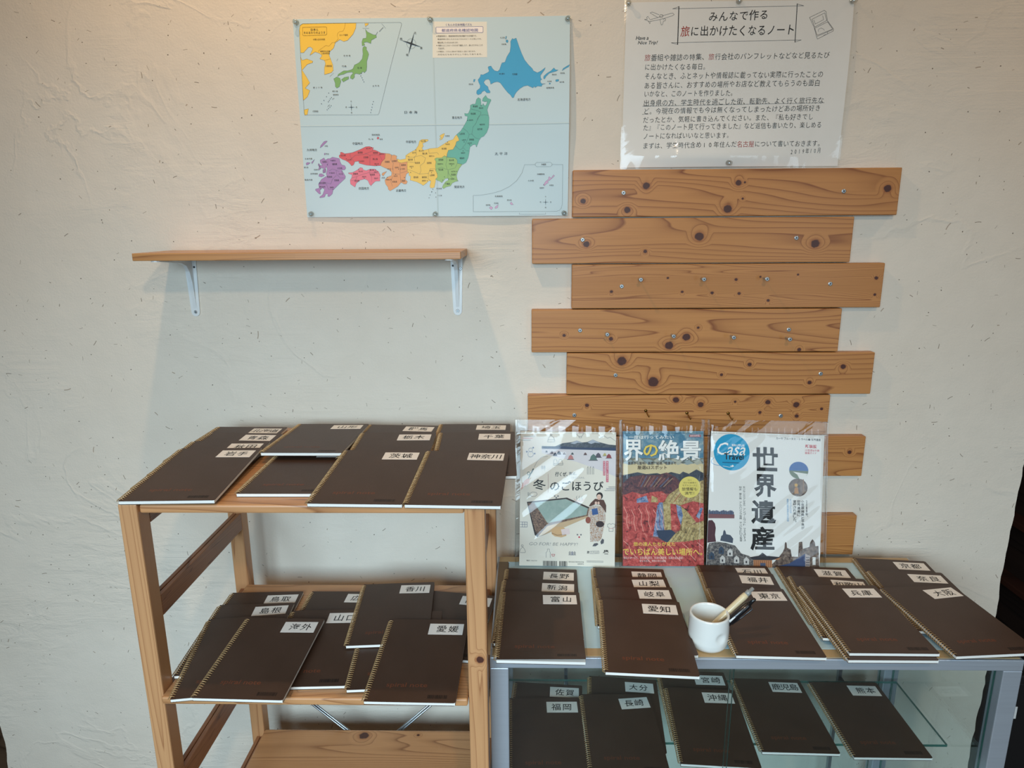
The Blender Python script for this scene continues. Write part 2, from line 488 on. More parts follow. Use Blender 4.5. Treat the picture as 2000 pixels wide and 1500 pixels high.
# ------------------------------------------------------------------ what is printed and written, in millimetres on each sheet; notebooks: shelf, title, x, y, turn, front and back height
MAP_POLY = [
 ('hok', [(412.7, -37.5), (415.6, -38.8), (420.0, -36.9), (422.8, -44.2), (425.7, -52.3), (430.0, -63.0), (435.8, -75.1), (443.1, -84.0), (446.0, -86.7), (450.4, -90.8), (452.6, -94.9), (459.9, -98.4), (466.5, -95.7), (475.2, -89.7), (473.8, -93.1), (468.7, -99.8), (465.8, -103.9), (466.5, -108.0), (468.7, -110.7), (466.2, -111.4), (465.8, -114.8), (468.0, -118.2), (475.3, -118.3), (469.5, -119.6), (468.0, -123.0), (460.7, -122.2), (455.5, -124.9), (454.1, -122.2), (451.9, -125.3), (446.0, -122.8), (441.6, -120.7), (434.2, -122.0), (426.9, -126.0), (420.9, -131.4), (417.2, -136.2), (415.0, -141.7), (412.0, -142.3), (409.1, -137.5), (403.3, -132.6), (397.4, -125.7), (393.1, -120.2), (389.4, -115.4), (384.3, -113.3), (378.4, -114.1), (371.0, -117.6), (369.6, -111.1), (366.8, -108.3), (360.9, -109.6), (357.8, -113.7), (360.7, -118.5), (365.8, -122.0), (366.5, -126.1), (370.1, -130.9), (369.3, -133.0), (363.4, -132.9), (359.1, -128.7), (354.6, -130.8), (352.3, -134.2), (346.4, -136.2), (343.5, -133.4), (344.3, -128.6), (350.3, -124.5), (351.1, -119.8), (348.3, -114.3), (346.9, -109.5), (351.4, -104.1), (352.2, -100.0), (356.6, -100.7), (361.0, -98.7), (365.5, -96.7), (368.4, -94.7), (366.3, -87.9), (367.8, -85.9), (372.2, -85.3), (375.1, -90.0), (378.7, -93.5), (384.5, -94.9), (388.2, -92.2), (390.5, -85.5), (392.7, -80.1), (398.6, -78.8), (402.3, -69.4), (408.2, -60.8), (409.7, -50.7), (409.5, -42.7)]),
 ('hok', [(400.4, -34.0), (402.3, -33.4), (401.4, -38.0), (400.0, -38.4)]),
 ('hok', [(401.1, -40.0), (404.0, -39.8), (405.4, -42.0), (403.7, -44.7), (400.8, -43.3)]),
 ('hok', [(338.8, -108.7), (341.8, -108.3), (340.2, -112.8), (338.0, -112.8)]),
 ('hok', [(471.6, -108.7), (472.3, -104.6), (478.2, -99.9), (485.5, -95.9), (491.3, -90.6), (494.2, -94.0), (499.3, -94.7), (495.7, -96.7), (489.9, -98.0), (482.6, -100.0), (476.7, -105.3), (473.8, -110.1)]),
 ('hok', [(506.6, -96.1), (508.8, -92.1), (516.0, -88.1), (520.7, -85.7), (519.0, -89.5), (513.2, -92.2)]),
 ('hok', [(494.3, -112.3), (497.3, -111.3), (500.9, -111.7), (500.2, -114.4), (495.1, -115.3)]),
 ('hok', [(482.7, -117.0), (485.3, -117.4), (484.1, -119.7), (482.4, -119.0)]),
 ('toh', [(347.1, -141.0), (351.4, -143.8), (352.0, -153.5), (354.2, -155.6), (355.8, -151.5), (359.4, -156.4), (362.4, -153.6), (363.9, -148.1), (359.5, -148.7), (354.3, -147.3), (355.9, -142.5), (361.2, -137.3), (364.8, -142.6), (370.7, -144.7), (371.4, -146.1), (366.8, -155.0), (363.7, -163.3), (365.1, -168.9), (367.2, -177.7), (366.2, -194.5), (362.3, -204.4), (356.3, -211.4), (351.0, -213.5), (347.2, -218.4), (344.8, -224.0), (341.7, -231.1), (339.5, -226.1), (335.0, -226.8), (328.9, -231.0), (327.2, -241.0), (325.5, -249.6), (320.7, -259.6), (314.6, -263.1), (303.3, -260.9), (303.5, -255.1), (299.1, -250.8), (287.8, -250.0), (283.3, -249.2), (284.2, -242.1), (286.6, -236.4), (295.7, -235.0), (300.4, -227.9), (302.8, -220.8), (308.2, -218.7), (306.1, -212.4), (303.2, -208.1), (311.6, -201.1), (317.8, -192.7), (323.9, -182.9), (325.6, -174.8), (320.4, -173.4), (319.8, -169.2), (324.2, -169.9), (327.2, -169.3), (331.1, -161.0), (331.2, -154.7), (335.7, -152.7), (340.9, -152.7), (343.3, -144.4)]),
 ('kan', [(259.0, -252.7), (262.8, -250.5), (272.6, -250.6), (278.8, -246.4), (282.5, -248.5), (287.8, -250.0), (299.1, -250.8), (303.5, -255.2), (303.3, -260.9), (313.1, -263.2), (307.7, -269.6), (303.7, -276.8), (301.2, -285.5), (303.3, -292.8), (304.8, -294.3), (298.6, -295.7), (292.5, -298.5), (289.3, -303.6), (280.1, -305.7), (275.4, -308.9), (272.5, -306.4), (274.9, -301.3), (279.6, -295.5), (285.0, -292.6), (284.4, -289.0), (279.0, -289.7), (275.9, -293.3), (272.0, -297.7), (268.2, -294.7), (262.2, -292.5), (260.0, -290.3), (263.9, -286.7), (263.4, -280.8), (260.6, -273.6), (260.1, -264.9), (261.8, -257.7)]),
 ('chb', [(185.4, -251.3), (189.8, -253.5), (194.4, -252.8), (202.0, -251.5), (202.3, -245.7), (208.5, -241.5), (222.4, -234.4), (227.9, -227.3), (230.5, -218.8), (235.1, -216.0), (247.2, -216.1), (247.8, -218.3), (242.5, -221.1), (236.4, -223.1), (237.7, -228.9), (234.6, -231.7), (237.4, -236.0), (245.0, -234.6), (250.6, -233.0), (265.7, -231.9), (278.0, -224.9), (287.2, -219.3), (296.3, -216.6), (300.1, -210.9), (303.2, -208.1), (306.1, -212.4), (308.2, -218.8), (302.9, -220.9), (300.5, -228.0), (295.8, -235.1), (286.7, -236.4), (284.3, -242.1), (282.6, -248.5), (278.9, -246.4), (272.7, -250.6), (262.9, -250.5), (259.0, -252.7), (261.6, -257.7), (260.1, -264.9), (260.6, -273.6), (263.4, -280.8), (264.0, -286.7), (260.1, -290.3), (259.6, -295.4), (256.9, -306.3), (250.0, -307.7), (247.9, -304.0), (250.5, -293.8), (245.9, -293.8), (241.2, -298.1), (235.0, -302.5), (230.5, -299.5), (223.0, -295.8), (215.5, -293.6), (209.4, -292.1), (210.5, -284.8), (207.5, -283.3), (207.0, -277.5), (204.1, -274.6), (204.8, -257.2), (192.6, -259.3), (186.6, -257.1)]),
 ('chb', [(270.0, -214.9), (273.8, -213.5), (270.1, -210.7), (274.0, -207.2), (280.0, -205.1), (279.2, -209.3), (275.2, -215.7), (270.7, -217.5)]),
 ('kin', [(162.4, -241.1), (170.7, -241.9), (175.1, -244.8), (179.7, -244.1), (184.9, -246.3), (183.9, -251.3), (185.3, -253.5), (186.6, -257.1), (192.6, -259.3), (204.8, -257.2), (204.1, -274.6), (207.0, -277.5), (202.3, -280.4), (200.5, -286.2), (199.6, -290.5), (204.0, -294.9), (201.5, -299.3), (196.9, -299.3), (191.0, -296.3), (184.5, -303.6), (176.7, -307.9), (168.8, -312.2), (165.1, -309.3), (164.6, -304.9), (160.3, -299.0), (159.1, -291.7), (164.0, -285.9), (172.5, -283.0), (173.5, -277.2), (169.2, -272.1), (158.8, -267.7), (151.4, -264.0), (154.8, -256.8), (161.2, -251.1)]),
 ('kin', [(163.8, -275.0), (160.5, -278.6), (156.5, -283.6), (153.5, -281.4), (155.3, -277.8)]),
 ('chg', [(73.9, -238.9), (77.0, -238.2), (82.9, -241.1), (89.0, -240.5), (98.2, -239.1), (113.7, -233.5), (124.5, -228.6), (132.1, -228.0), (140.3, -230.9), (137.8, -233.7), (143.8, -235.2), (154.1, -240.3), (162.4, -241.1), (161.2, -251.1), (154.8, -256.8), (151.4, -264.0), (140.7, -264.7), (131.6, -263.9), (124.1, -263.1), (115.1, -260.8), (109.9, -259.4), (109.3, -255.7), (101.7, -256.4), (99.1, -262.2), (95.1, -264.3), (89.4, -257.7), (83.6, -254.1), (77.7, -251.9), (71.8, -248.2), (71.3, -244.6), (74.5, -242.5)]),
 ('chg', [(149.7, -210.3), (151.8, -211.8), (150.9, -214.6), (148.4, -215.0), (147.3, -212.7)]),
 ('shk', [(87.5, -277.3), (95.9, -276.6), (105.3, -272.3), (111.7, -267.3), (116.2, -268.1), (117.5, -271.7), (123.5, -273.2), (131.3, -270.4), (140.4, -270.4), (147.8, -275.6), (150.5, -281.4), (149.3, -290.1), (149.9, -293.1), (140.7, -293.7), (135.9, -297.3), (131.1, -302.4), (128.2, -298.7), (125.5, -292.1), (119.6, -289.2), (110.3, -291.3), (102.3, -297.1), (99.5, -304.4), (94.4, -301.4), (90.7, -298.5), (90.4, -291.1), (93.7, -286.8), (94.9, -281.0), (88.1, -278.7)]),
 ('kyu', [(33.5, -253.0), (38.2, -250.8), (41.4, -248.7), (44.1, -253.0), (48.9, -250.2), (53.4, -250.2), (58.2, -247.4), (65.7, -248.9), (71.7, -250.4), (72.8, -256.2), (75.5, -262.0), (81.5, -263.5), (83.5, -267.8), (81.0, -271.4), (74.8, -272.1), (77.6, -276.5), (81.7, -283.8), (80.7, -288.1), (70.1, -296.8), (62.0, -304.1), (55.5, -309.9), (53.4, -317.3), (46.9, -322.4), (43.9, -321.6), (45.0, -317.2), (40.4, -317.2), (37.6, -323.1), (28.3, -324.5), (27.6, -323.0), (34.1, -318.6), (38.7, -308.3), (34.3, -305.4), (29.4, -309.7), (30.4, -317.1), (27.3, -317.1), (20.2, -309.7), (21.1, -307.5), (28.1, -306.0), (27.2, -298.0), (33.9, -289.2), (45.1, -282.8), (43.8, -279.1), (46.7, -270.4), (44.8, -264.6), (41.0, -276.2), (37.9, -276.2), (40.0, -268.9), (32.4, -267.4), (31.1, -264.5), (29.9, -260.1), (34.3, -263.1), (37.3, -263.1), (33.9, -257.3)]),
 ('kyu', [(30.8, -258.7), (32.7, -263.1), (33.1, -268.1), (29.8, -272.5), (29.2, -270.3), (31.0, -265.9), (29.0, -261.6)]),
 ('kyu', [(30.1, -279.0), (34.7, -278.3), (40.6, -282.0), (34.2, -284.9), (29.0, -283.4)]),
 ('kyu', [(48.2, -217.2), (50.4, -218.0), (39.9, -227.2), (35.1, -230.0), (37.0, -225.7), (43.5, -218.6)]),
 ('kyu', [(42.8, -240.1), (45.0, -240.1), (44.9, -242.7), (42.5, -243.4)]),
 ('kyu', [(5.6, -258.5), (8.0, -257.1), (14.1, -257.8), (9.2, -261.4), (6.1, -262.1)]),
 ('kyu', [(16.4, -257.1), (22.9, -251.4), (19.5, -257.2), (17.0, -260.0)]),
 ('kyu', [(37.5, -271.1), (44.4, -270.4), (43.3, -276.2), (37.8, -277.6)]),
 ('oki', [(492.0, -284.1), (494.2, -286.3), (485.2, -294.2), (480.7, -296.3), (482.2, -299.3), (477.7, -301.4), (474.7, -305.0), (472.4, -303.6), (476.2, -297.0), (482.9, -292.0), (482.2, -289.1), (483.7, -287.7), (487.5, -290.6)]),
 ('oki', [(364.8, -346.1), (368.7, -343.2), (372.4, -346.2), (369.3, -349.9)]),
 ('oki', [(376.3, -345.5), (379.4, -342.5), (383.2, -340.0), (381.6, -346.2), (377.0, -347.7)]),
 ('oki', [(406.2, -337.5), (409.2, -335.4), (413.0, -340.5), (408.4, -340.5)]),
 ('grn', [(133.3, -48.4), (136.8, -50.4), (136.6, -54.5), (139.3, -58.5), (140.5, -62.6), (137.9, -70.6), (136.2, -74.7), (135.7, -84.1), (134.5, -90.9), (130.6, -95.0), (127.8, -92.9), (121.6, -97.6), (114.3, -96.2), (111.3, -97.5), (111.0, -103.0), (107.0, -106.3), (102.7, -104.2), (103.7, -100.2), (108.4, -96.1), (107.1, -93.4), (96.7, -94.6), (90.6, -97.3), (83.1, -98.6), (78.5, -101.3), (80.3, -97.2), (91.0, -91.2), (98.4, -91.2), (104.4, -89.9), (108.9, -87.9), (112.3, -81.2), (121.3, -77.2), (127.6, -70.5), (129.5, -62.4), (129.3, -54.4), (130.2, -50.4)]),
 ('grn', [(136.4, -19.1), (140.5, -23.8), (150.5, -28.5), (156.2, -29.3), (156.8, -33.3), (147.0, -37.8), (145.2, -43.8), (138.1, -41.1), (132.2, -42.3), (134.1, -46.4), (128.9, -47.7), (128.6, -41.0), (131.1, -35.0), (137.0, -34.4), (138.0, -29.1)]),
 ('grn', [(70.8, -105.3), (77.0, -101.9), (82.8, -104.0), (84.6, -109.5), (81.0, -119.1), (75.7, -121.8), (72.9, -119.0), (73.2, -113.5)]),
 ('grn', [(85.6, -106.8), (91.7, -102.8), (100.0, -101.5), (99.7, -105.6), (89.0, -110.9)]),
 ('yel', [(11.2, -19.7), (13.0, -11.7), (18.4, -8.1), (119.6, -8.3), (118.3, -16.9), (112.6, -27.5), (101.7, -38.0), (94.3, -39.9), (87.2, -36.5), (78.1, -41.8), (74.5, -51.1), (66.8, -57.1), (64.9, -63.1), (67.3, -69.9), (71.0, -80.8), (71.1, -90.3), (67.1, -94.3), (53.6, -97.6), (54.4, -86.0), (57.2, -77.9), (55.4, -72.5), (46.7, -69.7), (51.5, -64.3), (47.4, -60.2), (38.8, -57.4), (28.1, -63.4), (34.8, -52.0), (30.6, -48.6), (26.2, -49.2), (16.7, -58.5), (10.8, -58.5)]),
 ('yel', [(10.2, -65.9), (12.7, -72.0), (21.7, -69.4), (33.2, -73.6), (32.2, -76.3), (22.5, -78.9), (11.3, -89.0), (19.2, -102.0), (24.4, -111.7), (14.7, -121.2), (23.4, -125.4), (18.0, -136.4), (8.9, -143.3), (10.1, -91.0)]),
 ('yel', [(9.5, -160.0), (17.9, -158.0), (14.8, -169.1), (9.5, -170.1)]),
 ('yel', [(135.8, -8.9), (142.8, -9.0), (141.2, -11.9), (138.2, -12.5), (137.4, -15.1), (136.1, -11.8)]),
 ('crm', [(263.8, -6.7), (365.3, -7.8), (365.1, -69.7), (261.4, -69.9)]),
 ('wht', [(269.7, -16.6), (358.0, -15.9), (357.8, -26.2), (269.4, -26.6)]),
]
MAP_LINE = [
 ('gry', 0.35, [(11.2, -19.7), (13.1, -11.1), (18.4, -8.1), (201.7, -7.7), (204.1, -8.4), (205.1, -10.6), (154.1, -167.6), (151.8, -170.1), (11.8, -169.5), (9.0, -167.0), (11.2, -19.7)]),
 ('brn', 0.5, [(17.9, -14.4), (61.7, -13.9), (63.5, -15.2), (63.0, -26.2), (61.4, -28.2), (19.0, -28.8), (17.0, -27.5), (17.9, -14.4)]),
 ('brn', 0.3, [(99.2, -8.1), (97.2, -16.7), (94.0, -21.9), (87.4, -22.5), (83.5, -25.8), (82.5, -29.8), (84.4, -35.1), (78.1, -41.1), (72.2, -41.7), (65.9, -47.6), (60.2, -46.2), (46.3, -54.8), (45.4, -57.5)]),
 ('brn', 0.3, [(55.4, -72.5), (67.3, -69.9)]),
 ('nvy', 0.5, [(270.4, -16.6), (356.5, -15.9), (358.0, -17.0), (357.8, -25.6), (356.4, -26.5), (270.1, -27.0), (269.1, -25.5), (269.4, -17.6), (270.4, -16.6)]),
 ('gry', 0.35, [(435.3, -264.9), (456.4, -264.8)]),
 ('gry', 0.35, [(459.4, -260.8), (485.8, -260.7), (488.8, -263.2), (488.8, -266.8), (485.8, -268.9), (459.5, -268.8), (456.4, -266.5), (456.4, -262.9), (459.4, -260.8)]),
 ('gry', 0.35, [(488.8, -265.0), (509.9, -265.5), (509.9, -339.8), (507.7, -347.9), (503.9, -352.3), (497.8, -353.7), (333.2, -353.3), (333.5, -322.3), (351.4, -321.4), (369.8, -318.6), (388.1, -313.9), (406.4, -305.2), (420.1, -294.4), (430.0, -280.7), (435.3, -264.9)]),
 ('gry', 0.3, [(331.1, -161.0), (336.3, -162.4), (345.1, -164.6), (351.8, -167.4), (350.2, -172.3), (346.4, -177.1), (344.1, -181.7)]),
 ('gry', 0.3, [(350.9, -173.0), (358.4, -171.9), (366.5, -173.8)]),
 ('gry', 0.3, [(348.7, -173.4), (344.9, -179.0), (341.7, -187.4), (335.6, -194.3), (333.1, -207.0), (327.9, -207.6)]),
 ('gry', 0.3, [(316.2, -196.3), (323.5, -201.3), (327.9, -207.6), (326.3, -212.6), (323.1, -219.6), (319.2, -226.7), (314.6, -230.9)]),
 ('gry', 0.3, [(333.1, -207.0), (339.7, -214.1), (347.2, -216.3)]),
 ('gry', 0.3, [(300.4, -228.0), (304.8, -232.3), (309.2, -235.9), (313.8, -233.8), (315.4, -231.7), (321.2, -237.4), (327.2, -238.2)]),
 ('gry', 0.3, [(282.5, -248.5), (283.1, -255.0), (280.6, -263.6), (283.3, -272.3), (284.8, -273.1), (299.3, -269.6), (303.3, -260.9)]),
 ('gry', 0.3, [(260.6, -272.1), (272.1, -267.9), (279.6, -271.6), (283.3, -272.3)]),
 ('gry', 0.3, [(284.8, -273.1), (285.4, -279.6), (292.8, -288.3), (303.3, -293.5)]),
 ('gry', 0.3, [(284.8, -273.1), (284.4, -289.7)]),
 ('gry', 0.3, [(222.4, -234.4), (223.5, -244.5), (218.8, -248.7)]),
 ('gry', 0.3, [(203.0, -246.4), (211.2, -248.7), (218.8, -248.7), (219.9, -258.8), (204.8, -257.2)]),
 ('gry', 0.3, [(218.8, -248.7), (232.5, -245.3), (241.4, -250.4), (238.1, -259.0), (230.3, -264.7), (231.4, -274.8), (228.2, -280.6), (214.7, -274.7), (204.2, -271.7)]),
 ('gry', 0.3, [(228.2, -280.6), (246.4, -279.3), (249.8, -270.6), (258.9, -270.7), (263.9, -280.9)]),
 ('gry', 0.3, [(246.4, -279.3), (244.6, -289.4), (250.5, -293.8)]),
 ('gry', 0.3, [(248.0, -234.7), (248.5, -241.8), (264.4, -240.5), (267.3, -244.1)]),
 ('gry', 0.3, [(93.6, -239.8), (93.2, -246.2), (100.2, -256.4)]),
 ('gry', 0.3, [(92.8, -252.0), (103.9, -244.2), (119.2, -242.9), (123.8, -241.5), (132.0, -244.4), (130.9, -263.9)]),
 ('gry', 0.3, [(119.2, -242.9), (137.7, -236.6), (137.8, -233.7)]),
 ('gry', 0.3, [(132.0, -244.4), (143.4, -243.1), (151.6, -245.3), (155.7, -254.0)]),
 ('gry', 0.3, [(174.4, -243.3), (173.1, -254.1), (177.4, -259.9), (175.3, -271.5)]),
 ('gry', 0.3, [(190.3, -260.0), (190.2, -278.8), (204.1, -274.6)]),
 ('gry', 0.3, [(176.2, -268.6), (176.5, -280.2), (190.1, -280.3)]),
 ('gry', 0.3, [(174.7, -284.5), (171.2, -294.7), (173.8, -303.5)]),
 ('gry', 0.3, [(190.1, -280.3), (191.0, -296.3)]),
 ('gry', 0.3, [(94.5, -286.8), (104.6, -284.0), (117.1, -279.7), (129.4, -276.9), (147.6, -278.5)]),
 ('gry', 0.3, [(130.5, -271.1), (129.4, -276.9)]),
 ('gry', 0.3, [(129.3, -278.3), (133.5, -285.6), (133.0, -294.4)]),
 ('gry', 0.3, [(104.6, -284.0), (101.1, -291.2), (92.7, -291.9)]),
 ('gry', 0.3, [(48.6, -254.5), (48.0, -263.2)]),
 ('gry', 0.3, [(50.3, -273.4), (56.7, -269.8), (64.1, -272.0), (70.1, -275.0)]),
 ('gry', 0.3, [(64.1, -272.0), (64.4, -279.3), (70.8, -286.6), (80.0, -286.7)]),
 ('gry', 0.3, [(63.5, -282.2), (55.3, -289.4), (51.7, -298.2), (36.7, -293.7)]),
 ('gry', 0.3, [(42.6, -296.6), (46.4, -308.4), (55.6, -308.5)]),
 ('gry', 0.3, [(78.9, -73.4), (81.3, -70.0)]),
 ('gry', 0.3, [(63.7, -101.1), (71.5, -95.0)]),
 ('gry', 0.3, [(167.5, -9.5), (175.0, -17.9)]),
 ('gry', 0.3, [(131.4, -17.3), (143.5, -17.5)]),
 ('blk', 0.5, [(155.5, -29.3), (159.4, -24.0)]),
 ('blk', 0.6, [(162.4, -23.4), (170.0, -16.2)]),
 ('blk', 0.5, [(55.5, -154.9), (59.5, -151.4)]),
 ('blk', 0.5, [(65.4, -141.7), (69.3, -139.7)]),
 ('blk', 0.3, [(424.9, -356.2), (424.9, -358.9), (476.9, -359.2), (476.9, -356.1)]),
]
MAP_DOT = [
 (59.5, -130.3),
 (54.6, -136.8),
 (49.2, -143.4),
 (44.0, -149.5),
 (64.1, -138.3),
 (61.7, -140.7),
 (59.6, -143.5),
 (57.6, -146.0),
 (62.4, -153.1),
 (59.7, -155.6),
 (56.8, -157.9),
 (54.1, -160.4),
 (144.4, -146.4),
 (142.6, -151.2),
 (141.3, -156.4),
 (139.7, -161.2),
 (138.2, -166.1),
 (124.7, -96.3),
 (123.2, -100.4),
 (125.2, -103.8),
 (126.7, -107.5),
 (128.5, -111.1),
 (388.1, -99.3),
 (352.0, -156.0),
 (325.5, -182.1),
 (270.6, -32.3),
 (270.1, -48.3),
 (349.2, -189.8),
 (317.8, -221.4),
 (328.5, -226.8),
 (315.2, -238.1),
 (285.6, -221.4),
 (274.6, -262.1),
 (292.2, -265.5),
 (301.7, -276.2),
 (285.9, -290.6),
 (277.6, -286.5),
 (274.1, -292.6),
 (325.5, -182.0),
 (473.2, -302.8),
 (254.0, -309.7),
 (251.6, -314.3),
 (259.2, -316.6),
 (259.7, -324.7),
 (54.7, -253.8),
 (47.3, -261.7),
 (75.4, -275.4),
 (50.8, -277.3),
 (33.1, -269.3),
 (31.1, -307.2),
 (55.3, -308.2),
 (135.8, -230.6),
 (159.3, -242.5),
 (85.3, -250.9),
 (110.1, -255.3),
 (144.1, -264.0),
 (108.4, -271.2),
 (141.5, -272.2),
 (149.7, -282.1),
 (118.6, -287.7),
 (170.7, -273.2),
 (187.2, -270.8),
 (190.9, -270.9),
 (181.0, -280.9),
 (164.3, -286.3),
 (198.2, -286.9),
 (208.2, -247.9),
 (222.8, -235.4),
 (237.4, -237.0),
 (257.4, -247.2),
 (213.0, -269.1),
 (210.8, -277.5),
 (243.2, -293.3),
 (252.1, -278.3),
 (253.8, -309.7),
 (251.3, -315.1),
 (248.1, -320.5),
 (245.9, -326.1),
]
